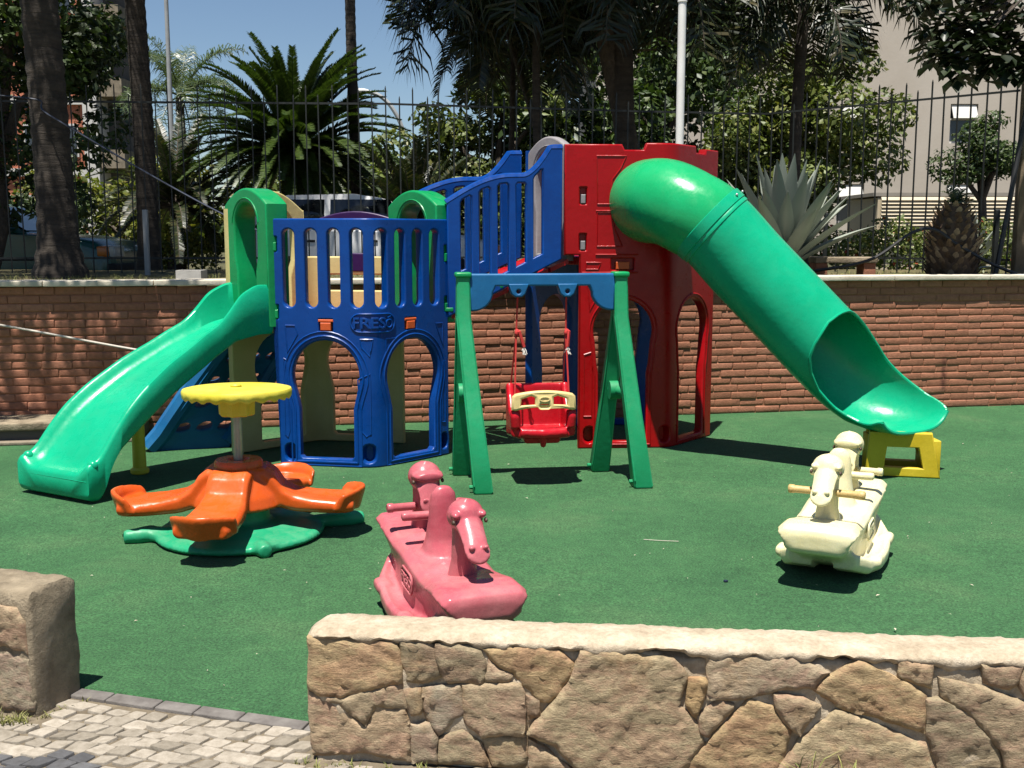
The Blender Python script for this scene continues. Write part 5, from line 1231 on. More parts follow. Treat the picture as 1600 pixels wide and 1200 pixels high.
# ================================================================== CARS
def car(label, mat, M, side, glass_side, L, roofless=False):
    """side-on hatchback/saloon: x forward, y across, z up"""
    t = thing('parked_car', label, 'car', M.translation, 'cars parked along the street'); W = 0.83
    mb = MB(); rings = []
    for y, k in ((-W, 0.93), (-W+0.03, 0.975), (-W+0.10, 1.0), (0, 1.0), (W-0.10, 1.0), (W-0.03, 0.975), (W, 0.93)):
        rings.append([((x-L/2)*k+L/2, y, 0.55+(z-0.55)*(k if z > 0.55 else 1)) for x, z in side])
    mb.loft(rings, True, M); b = mb.build('body', mat, t, 30)
    gr = glass_side; mb = MB(); rings = []
    xs = [x for x, _ in gr]; cx = (min(xs)+max(xs))/2; zb = min(z for _, z in gr); zt = max(z for _, z in gr)
    for y0, k in ((-1, 1), (1, 1)):
        rings.append([(x, y0*(W-0.035-0.16*(z-zb)/(zt-zb)), z) for x, z in gr])
    rings = [[((x-cx)*0.985+cx, y, z-0.004) for x, y, z in rings[0]], [((x-cx)*1.0+cx, y*0.8, z) for x, y, z in rings[0]], [((x-cx)*1.0+cx, y*0.8, z) for x, y, z in rings[1]], [((x-cx)*0.985+cx, y, z-0.004) for x, y, z in rings[1]]]
    mb.loft(rings, True, M); mb.build('cabin', mat, t, 30)
    # side glazing: separate panes with pillars left between
    for sy in (-1, 1):
        x0, x1 = min(xs)+0.30, max(xs)-0.34; zi0, zi1 = zb+0.05, zt-0.085
        for u0, u1, sl0, sl1 in ((0.0, 0.44, 0.16, 0.0), (0.48, 1.0, 0.0, -0.26)):
            a, c = x0+(x1-x0)*u0, x0+(x1-x0)*u1
            yy = lambda z: sy*(W-0.035-0.16*(z-zb)/(zt-zb)+0.006)
            q = [(a-0.06*(sl0 > 0), zi0), (c+(0.05 if sl1 else 0), zi0), (c+sl1, zi1), (a+sl0, zi1)]
            m2 = MB(); m2.add([(x, yy(z), z) for x, z in q]+[(x, yy(z)-sy*0.012, z) for x, z in q], [(0, 1, 2, 3), (7, 6, 5, 4), (0, 4, 5, 1), (1, 5, 6, 2), (2, 6, 7, 3), (3, 7, 4, 0)], M); m2.build('window', 'glass_dark', t, None)
        # door handle, sill line, arches, wheels, mirror
        m2 = MB(); m2.box((cx-0.35, sy*(W+0.004), 0.80), (0.16, 0.03, 0.035), M, 0.01); m2.box((cx+0.55, sy*(W+0.004), 0.80), (0.16, 0.03, 0.035), M, 0.01); m2.build('door_handle', 'rubber', t)
        m2 = MB(); m2.box((L/2, sy*(W-0.005), 0.56), (L*0.62, 0.03, 0.05), M, 0.012); m2.build('side_strip', 'rubber', t)
        m2 = MB(); m2.box((max(xs)-0.30, sy*(W+0.07), 0.98), (0.12, 0.16, 0.12), M, 0.03); m2.build('mirror', mat, t)
        for wx in (0.72, L-0.78):
            Mw = M @ Matrix.Translation((wx, sy*(W-0.10), 0.30)) @ Matrix.Rotation(-sy*PI/2, 4, 'X')
            m2 = MB(); m2.lathe([(0.19, -0.09), (0.29, -0.09), (0.30, -0.06), (0.30, 0.08), (0.285, 0.11), (0.20, 0.11)], 28, Mw); wo = m2.build('tyre', 'rubber', t)
            m2 = MB(); m2.lathe([(0.20, 0.06), (0.195, 0.10), (0.17, 0.085), (0.06, 0.095), (0.05, 0.115), (0.0, 0.118)], 20, Mw); m2.build('rim', 'chrome', wo)
        m2 = MB(); m2.box((L-0.10, sy*0.60, 0.66), (0.20, 0.40, 0.16), M, 0.03); m2.build('headlight', 'lamp_clear', t)
        m2 = MB(); m2.box((L-0.16, sy*0.785, 0.66), (0.16, 0.10, 0.15), M, 0.025); m2.build('indicator', 'lamp_amber', t)
        m2 = MB(); m2.box((0.06, sy*0.70, 0.86), (0.14, 0.24, 0.26), M, 0.03); m2.build('tail_light', 'lamp_red', t)
    for (xa, za), (xb, zb2) in (((gr[0]), (gr[1])), ((gr[-1]), (gr[-2]))):
        m2 = MB(); n = Vector((zb2-za, 0, -(xb-xa))).normalized()*(0.008 if xa < cx else -0.008)
        n = Vector((-0.01 if xa < cx else 0.01, 0, 0.006)); q = []
        for (x, z, w) in ((xa+(xb-xa)*0.10, za+(zb2-za)*0.10, 0.74), (xa+(xb-xa)*0.9, za+(zb2-za)*0.9, 0.60)): q += [(x+n.x, -w, z+n.z), (x+n.x, w, z+n.z)]
        m2.add(q, [(0, 1, 3, 2)], M); m2.build('windscreen' if xa > cx else 'rear_window', 'glass_dark', t, None)
    for x in (0.03, L-0.05):
        m2 = MB(); m2.box((x, 0, 0.42), (0.14, 1.66, 0.16), M, 0.04); m2.build('bumper', 'rubber', t)
    return t
hatch = [(0.05, 0.25), (0.0, 0.5), (0.02, 0.86), (0.10, 0.95), (1.0, 0.97), (2.75, 0.95), (3.35, 0.88), (3.78, 0.76), (3.95, 0.62), (3.98, 0.40), (3.92, 0.25), (3.55, 0.22), (3.45, 0.45), (3.20, 0.58), (2.95, 0.45), (2.85, 0.22), (1.10, 0.22), (1.0, 0.45), (0.75, 0.58), (0.5, 0.45), (0.40, 0.24)]
hg = [(0.10, 0.93), (0.52, 1.38), (0.80, 1.46), (1.75, 1.48), (2.15, 1.42), (2.88, 0.93)]
car('white hatchback parked on the street seen through the fence behind the blue tower', 'car_white', Matrix.Translation((-4.05, 16.6, 0.74)), hatch, hg, 3.98)
saloon = [(0.05, 0.25), (0.0, 0.5), (0.02, 0.86), (0.15, 0.92), (1.0, 0.93), (2.9, 0.92), (3.6, 0.88), (4.05, 0.80), (4.28, 0.66), (4.30, 0.42), (4.24, 0.25), (3.85, 0.22), (3.75, 0.45), (3.50, 0.58), (3.25, 0.45), (3.15, 0.22), (1.10, 0.22), (1.0, 0.45), (0.75, 0.58), (0.5, 0.45), (0.40, 0.24)]
sg = [(0.62, 0.90), (1.15, 1.30), (1.40, 1.36), (2.10, 1.37), (2.40, 1.32), (3.15, 0.90)]
car('dark green saloon parked on the street behind the left palm trunk', 'car_green', Matrix.Translation((-9.72, 15.75, 0.74)), saloon, sg, 4.3)

# ================================================================== VEGETATION
def leafmesh(P, N, ln, wd, rs, fold=0.25):
    """rhombic folded leaves at points P with facing N"""
    n = len(P); T = rs.normal(size=(n, 3)); N = N/np.linalg.norm(N, axis=1, keepdims=True)
    T -= (T*N).sum(1, keepdims=True)*N; T /= np.linalg.norm(T, axis=1, keepdims=True); S = np.cross(N, T)
    l = ln*rs.uniform(0.65, 1.25, (n, 1)); w = wd*rs.uniform(0.7, 1.2, (n, 1))
    V = np.empty((n, 4, 3)); V[:, 0] = P-T*l*0.5; V[:, 1] = P+S*w*0.5-N*w*fold+T*l*0.05; V[:, 2] = P+T*l*0.5-N*l*0.12; V[:, 3] = P-S*w*0.5-N*w*fold+T*l*0.05
    F = np.empty((n, 2, 3), int); b = np.arange(n)*4; F[:, 0] = np.stack([b, b+1, b+2], 1); F[:, 1] = np.stack([b, b+2, b+3], 1)
    return V.reshape(-1, 3), F.reshape(-1, 3)
def npmesh(name, V, F):
    me = bpy.data.meshes.new(name); me.vertices.add(len(V)); me.vertices.foreach_set('co', np.asarray(V, np.float32).ravel())
    k = F.shape[1]; me.loops.add(F.size); me.loops.foreach_set('vertex_index', F.astype(np.int32).ravel())
    me.polygons.add(len(F)); me.polygons.foreach_set('loop_start', np.arange(len(F), dtype=np.int32)*k); me.update(calc_edges=True); return me
def crown_pts(clumps, dens, rs, shell=0.55):
    Ps, Ns = [], []
    for cx, cy, cz, r, sq in clumps:
        n = int(dens*r*r); d = rs.normal(size=(n, 3)); d /= np.linalg.norm(d, axis=1, keepdims=True)
        rr = r*(shell+(1-shell)*rs.uniform(0, 1, (n, 1))**0.6)*(1+0.18*np.sin(d[:, :1]*7+cx)*np.cos(d[:, 2:]*6+cy))
        P = d*rr; P[:, 2] *= sq; P += (cx, cy, cz); Nn = d*0.7+rs.normal(size=(n, 3))*0.55+(0, 0, 0.55); Ps.append(P); Ns.append(Nn)
    return np.concatenate(Ps), np.concatenate(Ns)
def clump_field(c, R, n, r, rs, sq=0.8, low=-1.0):
    out = []
    while len(out) < n:
        d = rs.uniform(-1, 1, 3)
        if (d**2).sum() > 1 or d[2] < low: continue
        if (d**2).sum() < 0.12 and rs.uniform() < 0.7: continue
        out.append((c[0]+d[0]*R[0], c[1]+d[1]*R[1], c[2]+d[2]*R[2], r*rs.uniform(0.6, 1.25), sq))
    return out
def tree(name, label, cat, base, tr, c, R, nclump, r, dens, ln, wd, mat, seed, group=None, low=-1, limbs=6, more=()):
    rs = np.random.RandomState(seed); t = thing(name, label, cat, base, group)
    cl = clump_field(c, R, nclump, r, rs, 0.8, low)+list(more); P, N = crown_pts(cl, dens, rs); V, F = leafmesh(P, N, ln, wd, rs)
    link('crown', npmesh('crown', V, F), mat, t, ang=False)
    mb = MB(); fork = Vector((base[0]*0.5+c[0]*0.5, base[1]*0.5+c[1]*0.5, base[2]+(c[2]-R[2]*0.55-base[2])*0.9)); b = Vector(base)
    mid = b.lerp(fork, 0.5)+Vector((tr*0.6, 0, 0)); mb.tube([b-Vector((0, 0, 0.05)), b+Vector((0, 0, tr)), mid, fork], [tr*1.5, tr*1.05, tr*0.9, tr*0.75], 10)
    for k in range(limbs):
        q = Vector(cl[k % len(cl)][:3]); m = fork.lerp(q, 0.5)+Vector((rs.uniform(-.15, .15), rs.uniform(-.15, .15), 0.15)); mb.tube([fork-Vector((0, 0, 0.1)), m, q], [tr*0.6, tr*0.36, tr*0.1], 7)
    mb.build('trunk', 'bark_tree', t); return t
TG = 'broadleaf trees behind the fence'
tree('broadleaf_tree', 'dense dark glossy-leaved tree at the far left above the green car', 'tree', (-6.7, 13.9, 1.0), 0.16, (-6.45, 14.3, 3.75), (1.75, 1.2, 1.9), 46, 0.55, 1500, 0.13, 0.07, 'leaf_dark', 11, TG, more=[(-5.6, 12.0, 6.2, 0.9, 0.5), (-4.6, 10.6, 6.4, 0.9, 0.5), (-5.2, 9.2, 6.0, 0.8, 0.5), (-5.6, 7.6, 5.6, 0.55, 0.5), (-4.7, 7.35, 5.5, 0.5, 0.4), (-4.0, 7.5, 5.7, 0.45, 0.4), (-3.3, 7.6, 5.6, 0.35, 0.4), (-6.5, 10.8, 6.4, 1.0, 0.5)])  # extra clumps: unseen bough, added to throw dappled shade on the brick wall
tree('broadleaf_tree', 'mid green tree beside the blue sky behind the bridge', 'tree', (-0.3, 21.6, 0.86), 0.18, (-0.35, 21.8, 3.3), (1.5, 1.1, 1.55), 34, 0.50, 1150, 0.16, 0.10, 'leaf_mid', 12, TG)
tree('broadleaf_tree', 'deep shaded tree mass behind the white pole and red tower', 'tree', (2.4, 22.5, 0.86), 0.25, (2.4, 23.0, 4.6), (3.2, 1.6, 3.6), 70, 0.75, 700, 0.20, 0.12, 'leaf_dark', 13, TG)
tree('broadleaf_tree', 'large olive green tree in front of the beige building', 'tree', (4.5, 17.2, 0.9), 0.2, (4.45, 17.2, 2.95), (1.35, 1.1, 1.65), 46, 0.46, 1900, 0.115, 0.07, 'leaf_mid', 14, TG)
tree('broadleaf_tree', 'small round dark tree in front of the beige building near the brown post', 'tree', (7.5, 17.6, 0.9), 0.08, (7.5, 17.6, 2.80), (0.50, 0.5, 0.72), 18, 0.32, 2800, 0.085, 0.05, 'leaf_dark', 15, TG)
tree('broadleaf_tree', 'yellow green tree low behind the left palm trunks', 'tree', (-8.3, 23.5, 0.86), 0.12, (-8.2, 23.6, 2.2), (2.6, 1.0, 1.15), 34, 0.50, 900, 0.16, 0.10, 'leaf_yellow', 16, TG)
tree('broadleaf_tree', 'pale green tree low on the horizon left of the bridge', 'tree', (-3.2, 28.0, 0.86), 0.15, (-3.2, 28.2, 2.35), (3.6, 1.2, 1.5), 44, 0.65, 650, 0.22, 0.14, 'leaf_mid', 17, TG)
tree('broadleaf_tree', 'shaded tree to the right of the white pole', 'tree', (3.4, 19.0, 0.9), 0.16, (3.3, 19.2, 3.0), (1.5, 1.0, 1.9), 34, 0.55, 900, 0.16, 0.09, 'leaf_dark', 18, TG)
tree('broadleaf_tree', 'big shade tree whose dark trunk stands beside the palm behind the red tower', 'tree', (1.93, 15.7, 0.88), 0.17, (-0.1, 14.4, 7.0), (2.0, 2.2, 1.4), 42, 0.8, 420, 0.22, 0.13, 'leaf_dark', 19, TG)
# overhanging bough with big leaves, top right: the tree stands outside the picture
def almond():
    rs = np.random.RandomState(21); t = thing('almond_tree', 'dark large-leaved bough hanging in at the top right corner', 'tree', (6.6, 10.6, 1.19))
    tips = [(3.86, 10.1, 3.30), (3.89, 10.0, 3.18), (4.10, 10.1, 3.10), (4.25, 10.2, 3.40), (4.38, 10.0, 3.15), (4.59, 10.1, 3.10), (4.02, 10.2, 3.45), (4.19, 10.3, 3.58), (4.48, 10.2, 3.50), (3.92, 10.3, 3.52), (3.80, 10.5, 3.76), (4.63, 10.1, 3.33), (4.29, 10.0, 3.24), (4.12, 10.0, 3.28), (4.3, 10.4, 3.75), (4.6, 10.5, 3.75), (4.8, 10.2, 3.25), (4.9, 10.4, 3.6), (5.0, 10.1, 3.4), (4.1, 10.7, 3.95), (4.5, 10.9, 4.1), (5.1, 10.9, 4.3), (5.5, 10.5, 4.2), (5.7, 10.2, 3.6), (5.9, 10.7, 4.5), (6.1, 10.2, 4.0), (6.4, 11.2, 4.8)]
    mb = MB(); b = Vector((6.6, 10.6, 1.14)); fork = Vector((6.3, 10.7, 3.7)); mb.tube([b, b.lerp(fork, 0.5)+Vector((0.1, 0, 0)), fork], [0.17, 0.13, 0.1], 10); V, F = [], []
    for q in tips:
        q = Vector(q); m = fork.lerp(q, 0.5)+Vector((0, 0.3, 0.75)); mb.tube([fork, m, q], [0.035, 0.02, 0.008], 6)
        for k in range(34):
            a = rs.uniform(0, 2*PI); el = rs.uniform(-0.6, 0.5); d = Vector((math.cos(a)*math.cos(el), math.sin(a)*math.cos(el), math.sin(el)-0.25)).normalized(); p = q+d*rs.uniform(0.0, 0.06)+Vector(rs.normal(size=3)*0.06)
            l = rs.uniform(0.13, 0.22); w = l*0.27; s = d.cross(Vector((0, 0, 1))).normalized(); up = s.cross(d); o = len(V)
            V += [p, p+d*l*0.35+s*w*0.62+up*0.012, p+d*l*0.72+s*w+up*0.012, p+d*l-up*0.02, p+d*l*0.72-s*w+up*0.012, p+d*l*0.35-s*w*0.62+up*0.012, p+d*l*0.6-up*0.012]
            F += [(o, o+1, o+6), (o+1, o+2, o+6), (o+2, o+3, o+6), (o+3, o+4, o+6), (o+4, o+5, o+6), (o+5, o, o+6)]
    mb.build('trunk', 'bark_tree', t); link('crown', npmesh('crown', np.array([v[:] for v in V]), np.array(F)), 'leaf_backlit', t, ang=False)
almond()

def frond(mb_v, mb_f, base, az, el, L, droop, ll, lw, n, rs, hang=0.25, stem=None, vee=0.5, start=0.12, jit=0.0):
    """pinnate frond; appends leaflets to arrays, rachis to stem"""
    d = Vector((math.cos(az)*math.cos(el), math.sin(az)*math.cos(el), math.sin(el))); pts = []; p = Vector(base); seg = 14
    for i in range(seg+1):
        pts.append(p.copy()); p = p+d*(L/seg); d = (d+Vector((0, 0, -droop*(0.3+i/seg)/seg*2))).normalized()
    if stem is not None: stem.tube(pts, [0.022*(1-0.85*i/seg)*(0.6+L*0.25) for i in range(seg+1)], 5)
    for k in range(n):
        u = start+(1-start)*(k+rs.uniform(0, .5))/n; i = min(seg-1, int(u*seg)); f = u*seg-i; q = pts[i].lerp(pts[i+1], f); t = (pts[i+1]-pts[i]).normalized()
        s = t.cross(Vector((0, 0, 1)));  s = s.normalized() if s.length > 1e-3 else Vector((1, 0, 0)); up = s.cross(t)
        l = ll*(0.45+0.55*math.sin(PI*min(1, u*0.9+0.1)))*rs.uniform(0.85, 1.1)
        for sg in (-1, 1):
            e = (s*sg*0.85+t*0.55+up*vee*rs.uniform(0.3, 1)+Vector(rs.normal(size=3)*jit)).normalized(); tip = q+e*l*0.6; e2 = (e+Vector((0, 0, -hang*2))).normalized(); tip2 = tip+e2*l*0.42; w = t*lw*0.5; o = len(mb_v)
            mb_v += [q-w*0.7, q+w*0.7, tip+w, tip-w, tip2]; mb_f += [(o, o+1, o+2), (o, o+2, o+3), (o+3, o+2, o+4)]
def palm(name, label, base, h, tr, crown, nf, L, el0, el1, droop, ll, lw, nl, mat, seed, hang=0.25, vee=0.5, group=None, trunk=True, az0=0, az1=2*PI, lean=(0, 0), cat='palm tree', jit=0.0, extra=(), arch=False):
    rs = np.random.RandomState(seed); t = thing(name, label, cat, base, group); b = Vector(base)
    top = b+Vector((lean[0], lean[1], h))
    if trunk:
        n = max(14, int(h/0.075)); pts, rr = [], []
        for i in range(n+1):
            u = i/n; pts.append(b.lerp(top, u)+Vector((0.03*math.sin(u*5+seed), 0.02*math.cos(u*4), -0.05 if i == 0 else 0))); rr.append(tr*(1+0.55*math.exp(-u*h/0.22))*(1-0.18*u)*(1+(0.05 if i % 2 else -0.02)+rs.uniform(-.015, .015)))
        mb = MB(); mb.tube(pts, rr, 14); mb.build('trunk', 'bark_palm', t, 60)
    V, F = [], []; st = MB()
    for k in range(nf):
        az = az0+(az1-az0)*(k*0.618034 % 1.0)+rs.uniform(-.1, .1); u = rs.uniform(0, 1)**0.8; el = el0+(el1-el0)*u
        frond(V, F, top+Vector((math.cos(az)*0.05, math.sin(az)*0.05, 0.05*u)), az, el, L*rs.uniform(0.82, 1.1), droop*((1.15-0.5*u) if not arch else (0.75+0.45*u)), ll, lw, nl, rs, hang, st, vee, jit=jit)
    for (az, el, l_, dr) in extra: frond(V, F, top, az, el, l_, dr, ll, lw, nl+20, rs, hang, st, vee, jit=jit)
    link('crown', npmesh('crown', np.array([v[:] for v in V]), np.array(F)), mat, t, ang=False); st.build('stems', 'bark_tree' if 'dark' in mat else mat, t)
    return t
PG = 'palms behind the brick wall'
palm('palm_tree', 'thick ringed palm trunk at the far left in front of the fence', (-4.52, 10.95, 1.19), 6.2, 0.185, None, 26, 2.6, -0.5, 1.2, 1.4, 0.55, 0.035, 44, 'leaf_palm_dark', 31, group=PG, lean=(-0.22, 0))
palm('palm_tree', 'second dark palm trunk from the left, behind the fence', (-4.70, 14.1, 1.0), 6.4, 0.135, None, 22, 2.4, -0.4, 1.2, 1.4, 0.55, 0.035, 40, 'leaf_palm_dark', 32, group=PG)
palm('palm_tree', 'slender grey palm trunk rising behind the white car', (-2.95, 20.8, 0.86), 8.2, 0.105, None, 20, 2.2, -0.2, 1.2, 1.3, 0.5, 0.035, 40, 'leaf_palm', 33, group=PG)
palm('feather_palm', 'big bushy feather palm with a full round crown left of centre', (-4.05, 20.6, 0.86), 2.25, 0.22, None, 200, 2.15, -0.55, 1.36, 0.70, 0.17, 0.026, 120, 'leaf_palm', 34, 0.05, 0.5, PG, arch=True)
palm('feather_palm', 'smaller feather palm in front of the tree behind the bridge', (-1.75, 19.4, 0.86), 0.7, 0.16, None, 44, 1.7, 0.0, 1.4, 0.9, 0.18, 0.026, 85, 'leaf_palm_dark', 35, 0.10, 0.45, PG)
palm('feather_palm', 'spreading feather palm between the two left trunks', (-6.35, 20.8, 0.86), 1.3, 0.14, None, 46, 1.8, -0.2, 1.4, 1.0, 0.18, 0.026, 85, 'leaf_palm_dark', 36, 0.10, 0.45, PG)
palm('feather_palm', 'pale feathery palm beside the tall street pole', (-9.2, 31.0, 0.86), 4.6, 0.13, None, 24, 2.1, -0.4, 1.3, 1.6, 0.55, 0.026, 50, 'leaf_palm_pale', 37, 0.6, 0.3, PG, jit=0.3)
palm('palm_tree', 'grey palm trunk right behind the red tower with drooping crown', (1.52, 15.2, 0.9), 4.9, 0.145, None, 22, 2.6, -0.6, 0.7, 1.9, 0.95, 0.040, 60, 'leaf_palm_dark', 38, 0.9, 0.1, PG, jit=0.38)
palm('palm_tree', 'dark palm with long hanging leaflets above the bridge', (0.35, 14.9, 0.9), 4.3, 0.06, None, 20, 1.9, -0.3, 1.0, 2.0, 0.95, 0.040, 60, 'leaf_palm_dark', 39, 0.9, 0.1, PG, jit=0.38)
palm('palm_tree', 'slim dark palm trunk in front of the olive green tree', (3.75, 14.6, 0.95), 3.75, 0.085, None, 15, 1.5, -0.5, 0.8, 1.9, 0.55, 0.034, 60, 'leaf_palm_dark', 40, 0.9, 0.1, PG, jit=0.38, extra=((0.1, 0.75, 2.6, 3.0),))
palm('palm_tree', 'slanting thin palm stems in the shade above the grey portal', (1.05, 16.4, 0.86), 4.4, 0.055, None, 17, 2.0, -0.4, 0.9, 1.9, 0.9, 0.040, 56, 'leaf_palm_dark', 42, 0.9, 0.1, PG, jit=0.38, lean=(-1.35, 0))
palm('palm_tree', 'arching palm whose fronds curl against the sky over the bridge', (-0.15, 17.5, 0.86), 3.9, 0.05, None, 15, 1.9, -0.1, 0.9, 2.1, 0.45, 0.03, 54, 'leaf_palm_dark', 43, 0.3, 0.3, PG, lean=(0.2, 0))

def agave(name, label, base, n, L, w, seed, el0=0.25, el1=1.45):
    rs = np.random.RandomState(seed); t = thing(name, label, 'agave', base); b = Vector(base)
    for k in range(n):
        u = k/(n-1); az = k*2.39996+rs.uniform(-.15, .15); el = el0+(el1-el0)*u+rs.uniform(-.06, .06); l = L*rs.uniform(0.85, 1.08)*(1-0.12*u); mb = MB(); rings = []
        d = Vector((math.cos(az)*math.cos(el), math.sin(az)*math.cos(el), math.sin(el))); p = b+Vector((math.cos(az)*0.05, math.sin(az)*0.05, 0.05+0.12*u)); s = Vector((-math.sin(az), math.cos(az), 0))
        bend = rs.uniform(-0.05, 0.22)*(1-u); ns = 11
        for i in range(ns+1):
            v = i/ns; hw = w*(0.62+0.5*math.sin(min(1, v*1.7)*PI/2)-0.12)*(1-v**2.6)+0.003; up = s.cross(d).normalized(); up = up if up.z > 0 else -up; th = 0.024*(1-v)+0.003; c = hw*0.30
            rings.append([p-s*hw+up*c, p-s*hw*0.5+up*c*0.28, p, p+s*hw*0.5+up*c*0.28, p+s*hw+up*c, p+s*hw*0.45-up*th, p-s*hw*0.45-up*th])
            p = p+d*(l/ns); d = (d+Vector((0, 0, -bend*2/ns))).normalized()
        mb.loft(rings, True); mb.build('leaf', 'leaf_agave', t, 60)
agave('agave', 'large grey green agave with upright pointed leaves behind the tube slide', (2.62, 10.60, 1.27), 42, 1.02, 0.095, 51, 0.58, 1.42)
agave('agave', 'smaller agave behind the fence near the brown post', (5.35, 12.9, 1.15), 22, 0.62, 0.075, 52)
def stump():
    rs = np.random.RandomState(61); b = Vector((4.40, 10.95, 1.19)); t = thing('palm_stump', 'stubby brown palm stump covered in dry leaf bases', 'stump', b)
    mb = MB(); mb.lathe([(0.20, -0.03), (0.24, 0.1), (0.245, 0.3), (0.22, 0.45), (0.16, 0.62), (0.08, 0.74)], 20, Matrix.Translation(b)); mb.build('core', 'stump_husk', t)
    for ring in range(13):
        z = 0.03+ring*0.056; r = float(np.interp(z, [0, 0.3, 0.45, 0.62, 0.74], [0.235, 0.245, 0.22, 0.16, 0.08])); n = max(6, int(r*70))
        for k in range(n):
            a = 2*PI*(k+0.5*(ring % 2)+rs.uniform(-.2, .2))/n; d = Vector((math.cos(a), math.sin(a), 0)); s = Vector((-d.y, d.x, 0)); p = b+d*(r-0.02)+Vector((0, 0, z)); l = rs.uniform(0.07, 0.12); o = d*rs.uniform(0.4, 0.9)+Vector((0, 0, 0.75)); o.normalize(); w = 0.032
            mb = MB(); mb.loft([[p-s*w, p+d*0.016, p+s*w, p-d*0.012], [p+o*l*0.6-s*w*0.9, p+o*l*0.6+d*0.012, p+o*l*0.6+s*w*0.9, p+o*l*0.6-d*0.006], [p+o*l-s*w*0.3, p+o*l+d*0.006, p+o*l+s*w*0.3, p+o*l-d*0.003]], True); mb.build('leaf_base', 'stump_husk', t, 30)
    V, F = [], []; 
    for k in range(14): frond(V, F, b+Vector((0, 0, 0.70)), rs.uniform(0, 2*PI), rs.uniform(0.5, 1.4), 0.22, 1.2, 0.10, 0.014, 10, rs, 0.2)
    link('tuft', npmesh('tuft', np.array([v[:] for v in V]), np.array(F)), 'leaf_palm_pale', t, ang=False)
stump()
def hedge(name, label, x0, x1, y0, y1, z0, z1, dens, ln, mat, seed, flowers=0):
    rs = np.random.RandomState(seed); t = thing(name, label, 'hedge', ((x0+x1)/2, (y0+y1)/2, z0)); n = int(dens*(x1-x0)*(y1-y0+z1-z0))
    P = np.stack([rs.uniform(x0, x1, n), rs.uniform(y0, y1, n), z0+(z1-z0)*rs.uniform(0, 1, n)**0.6], 1); P[:, 2] += 0.10*np.sin(P[:, 0]*5)+0.07*np.sin(P[:, 0]*13+P[:, 1]*3)
    V, F = leafmesh(P, rs.normal(size=(n, 3))+(0, -0.5, 0.8), ln, ln*0.55, rs); link('foliage', npmesh('foliage', V, F), mat, t, ang=False)
    if flowers:
        P = P[rs.choice(n, flowers, False)]+(0, -0.05, 0.06); V, F = leafmesh(P, rs.normal(size=(flowers, 3))+(0, -0.6, 0.6), 0.06, 0.05, rs); link('blossom', npmesh('blossom', V, F), 'petal_red', t, ang=False)
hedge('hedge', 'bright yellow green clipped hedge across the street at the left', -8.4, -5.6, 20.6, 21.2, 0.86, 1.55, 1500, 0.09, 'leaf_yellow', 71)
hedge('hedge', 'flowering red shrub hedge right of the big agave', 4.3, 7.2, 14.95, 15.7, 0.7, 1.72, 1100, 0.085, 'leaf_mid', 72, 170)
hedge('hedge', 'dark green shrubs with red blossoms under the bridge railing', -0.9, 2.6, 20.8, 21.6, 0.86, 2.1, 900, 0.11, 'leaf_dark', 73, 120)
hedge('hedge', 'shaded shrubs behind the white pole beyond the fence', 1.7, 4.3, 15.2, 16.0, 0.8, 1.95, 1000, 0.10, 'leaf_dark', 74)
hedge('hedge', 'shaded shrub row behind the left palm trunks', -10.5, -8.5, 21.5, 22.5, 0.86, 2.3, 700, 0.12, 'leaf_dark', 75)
hedge('hedge', 'thin leafy sprig beside the palm stump', 4.72, 5.0, 11.5, 11.7, 1.19, 1.85, 900, 0.05, 'leaf_yellow', 76)
# far wood closing the horizon
rs = np.random.RandomState(81); cl = []
for k in range(120): x = rs.uniform(-30, 26); cl.append((x, rs.uniform(50, 58), 1.2+rs.uniform(0, 2.3), rs.uniform(0.9, 1.7), 0.8))
P, N = crown_pts(cl, 190, rs); V, F = leafmesh(P, N, 0.42, 0.28, rs); tag(link('far_wood', npmesh('far_wood', V, F), 'leaf_mid', None, ang=False), 'distant mass of green trees on the horizon', 'trees', kind='stuff')

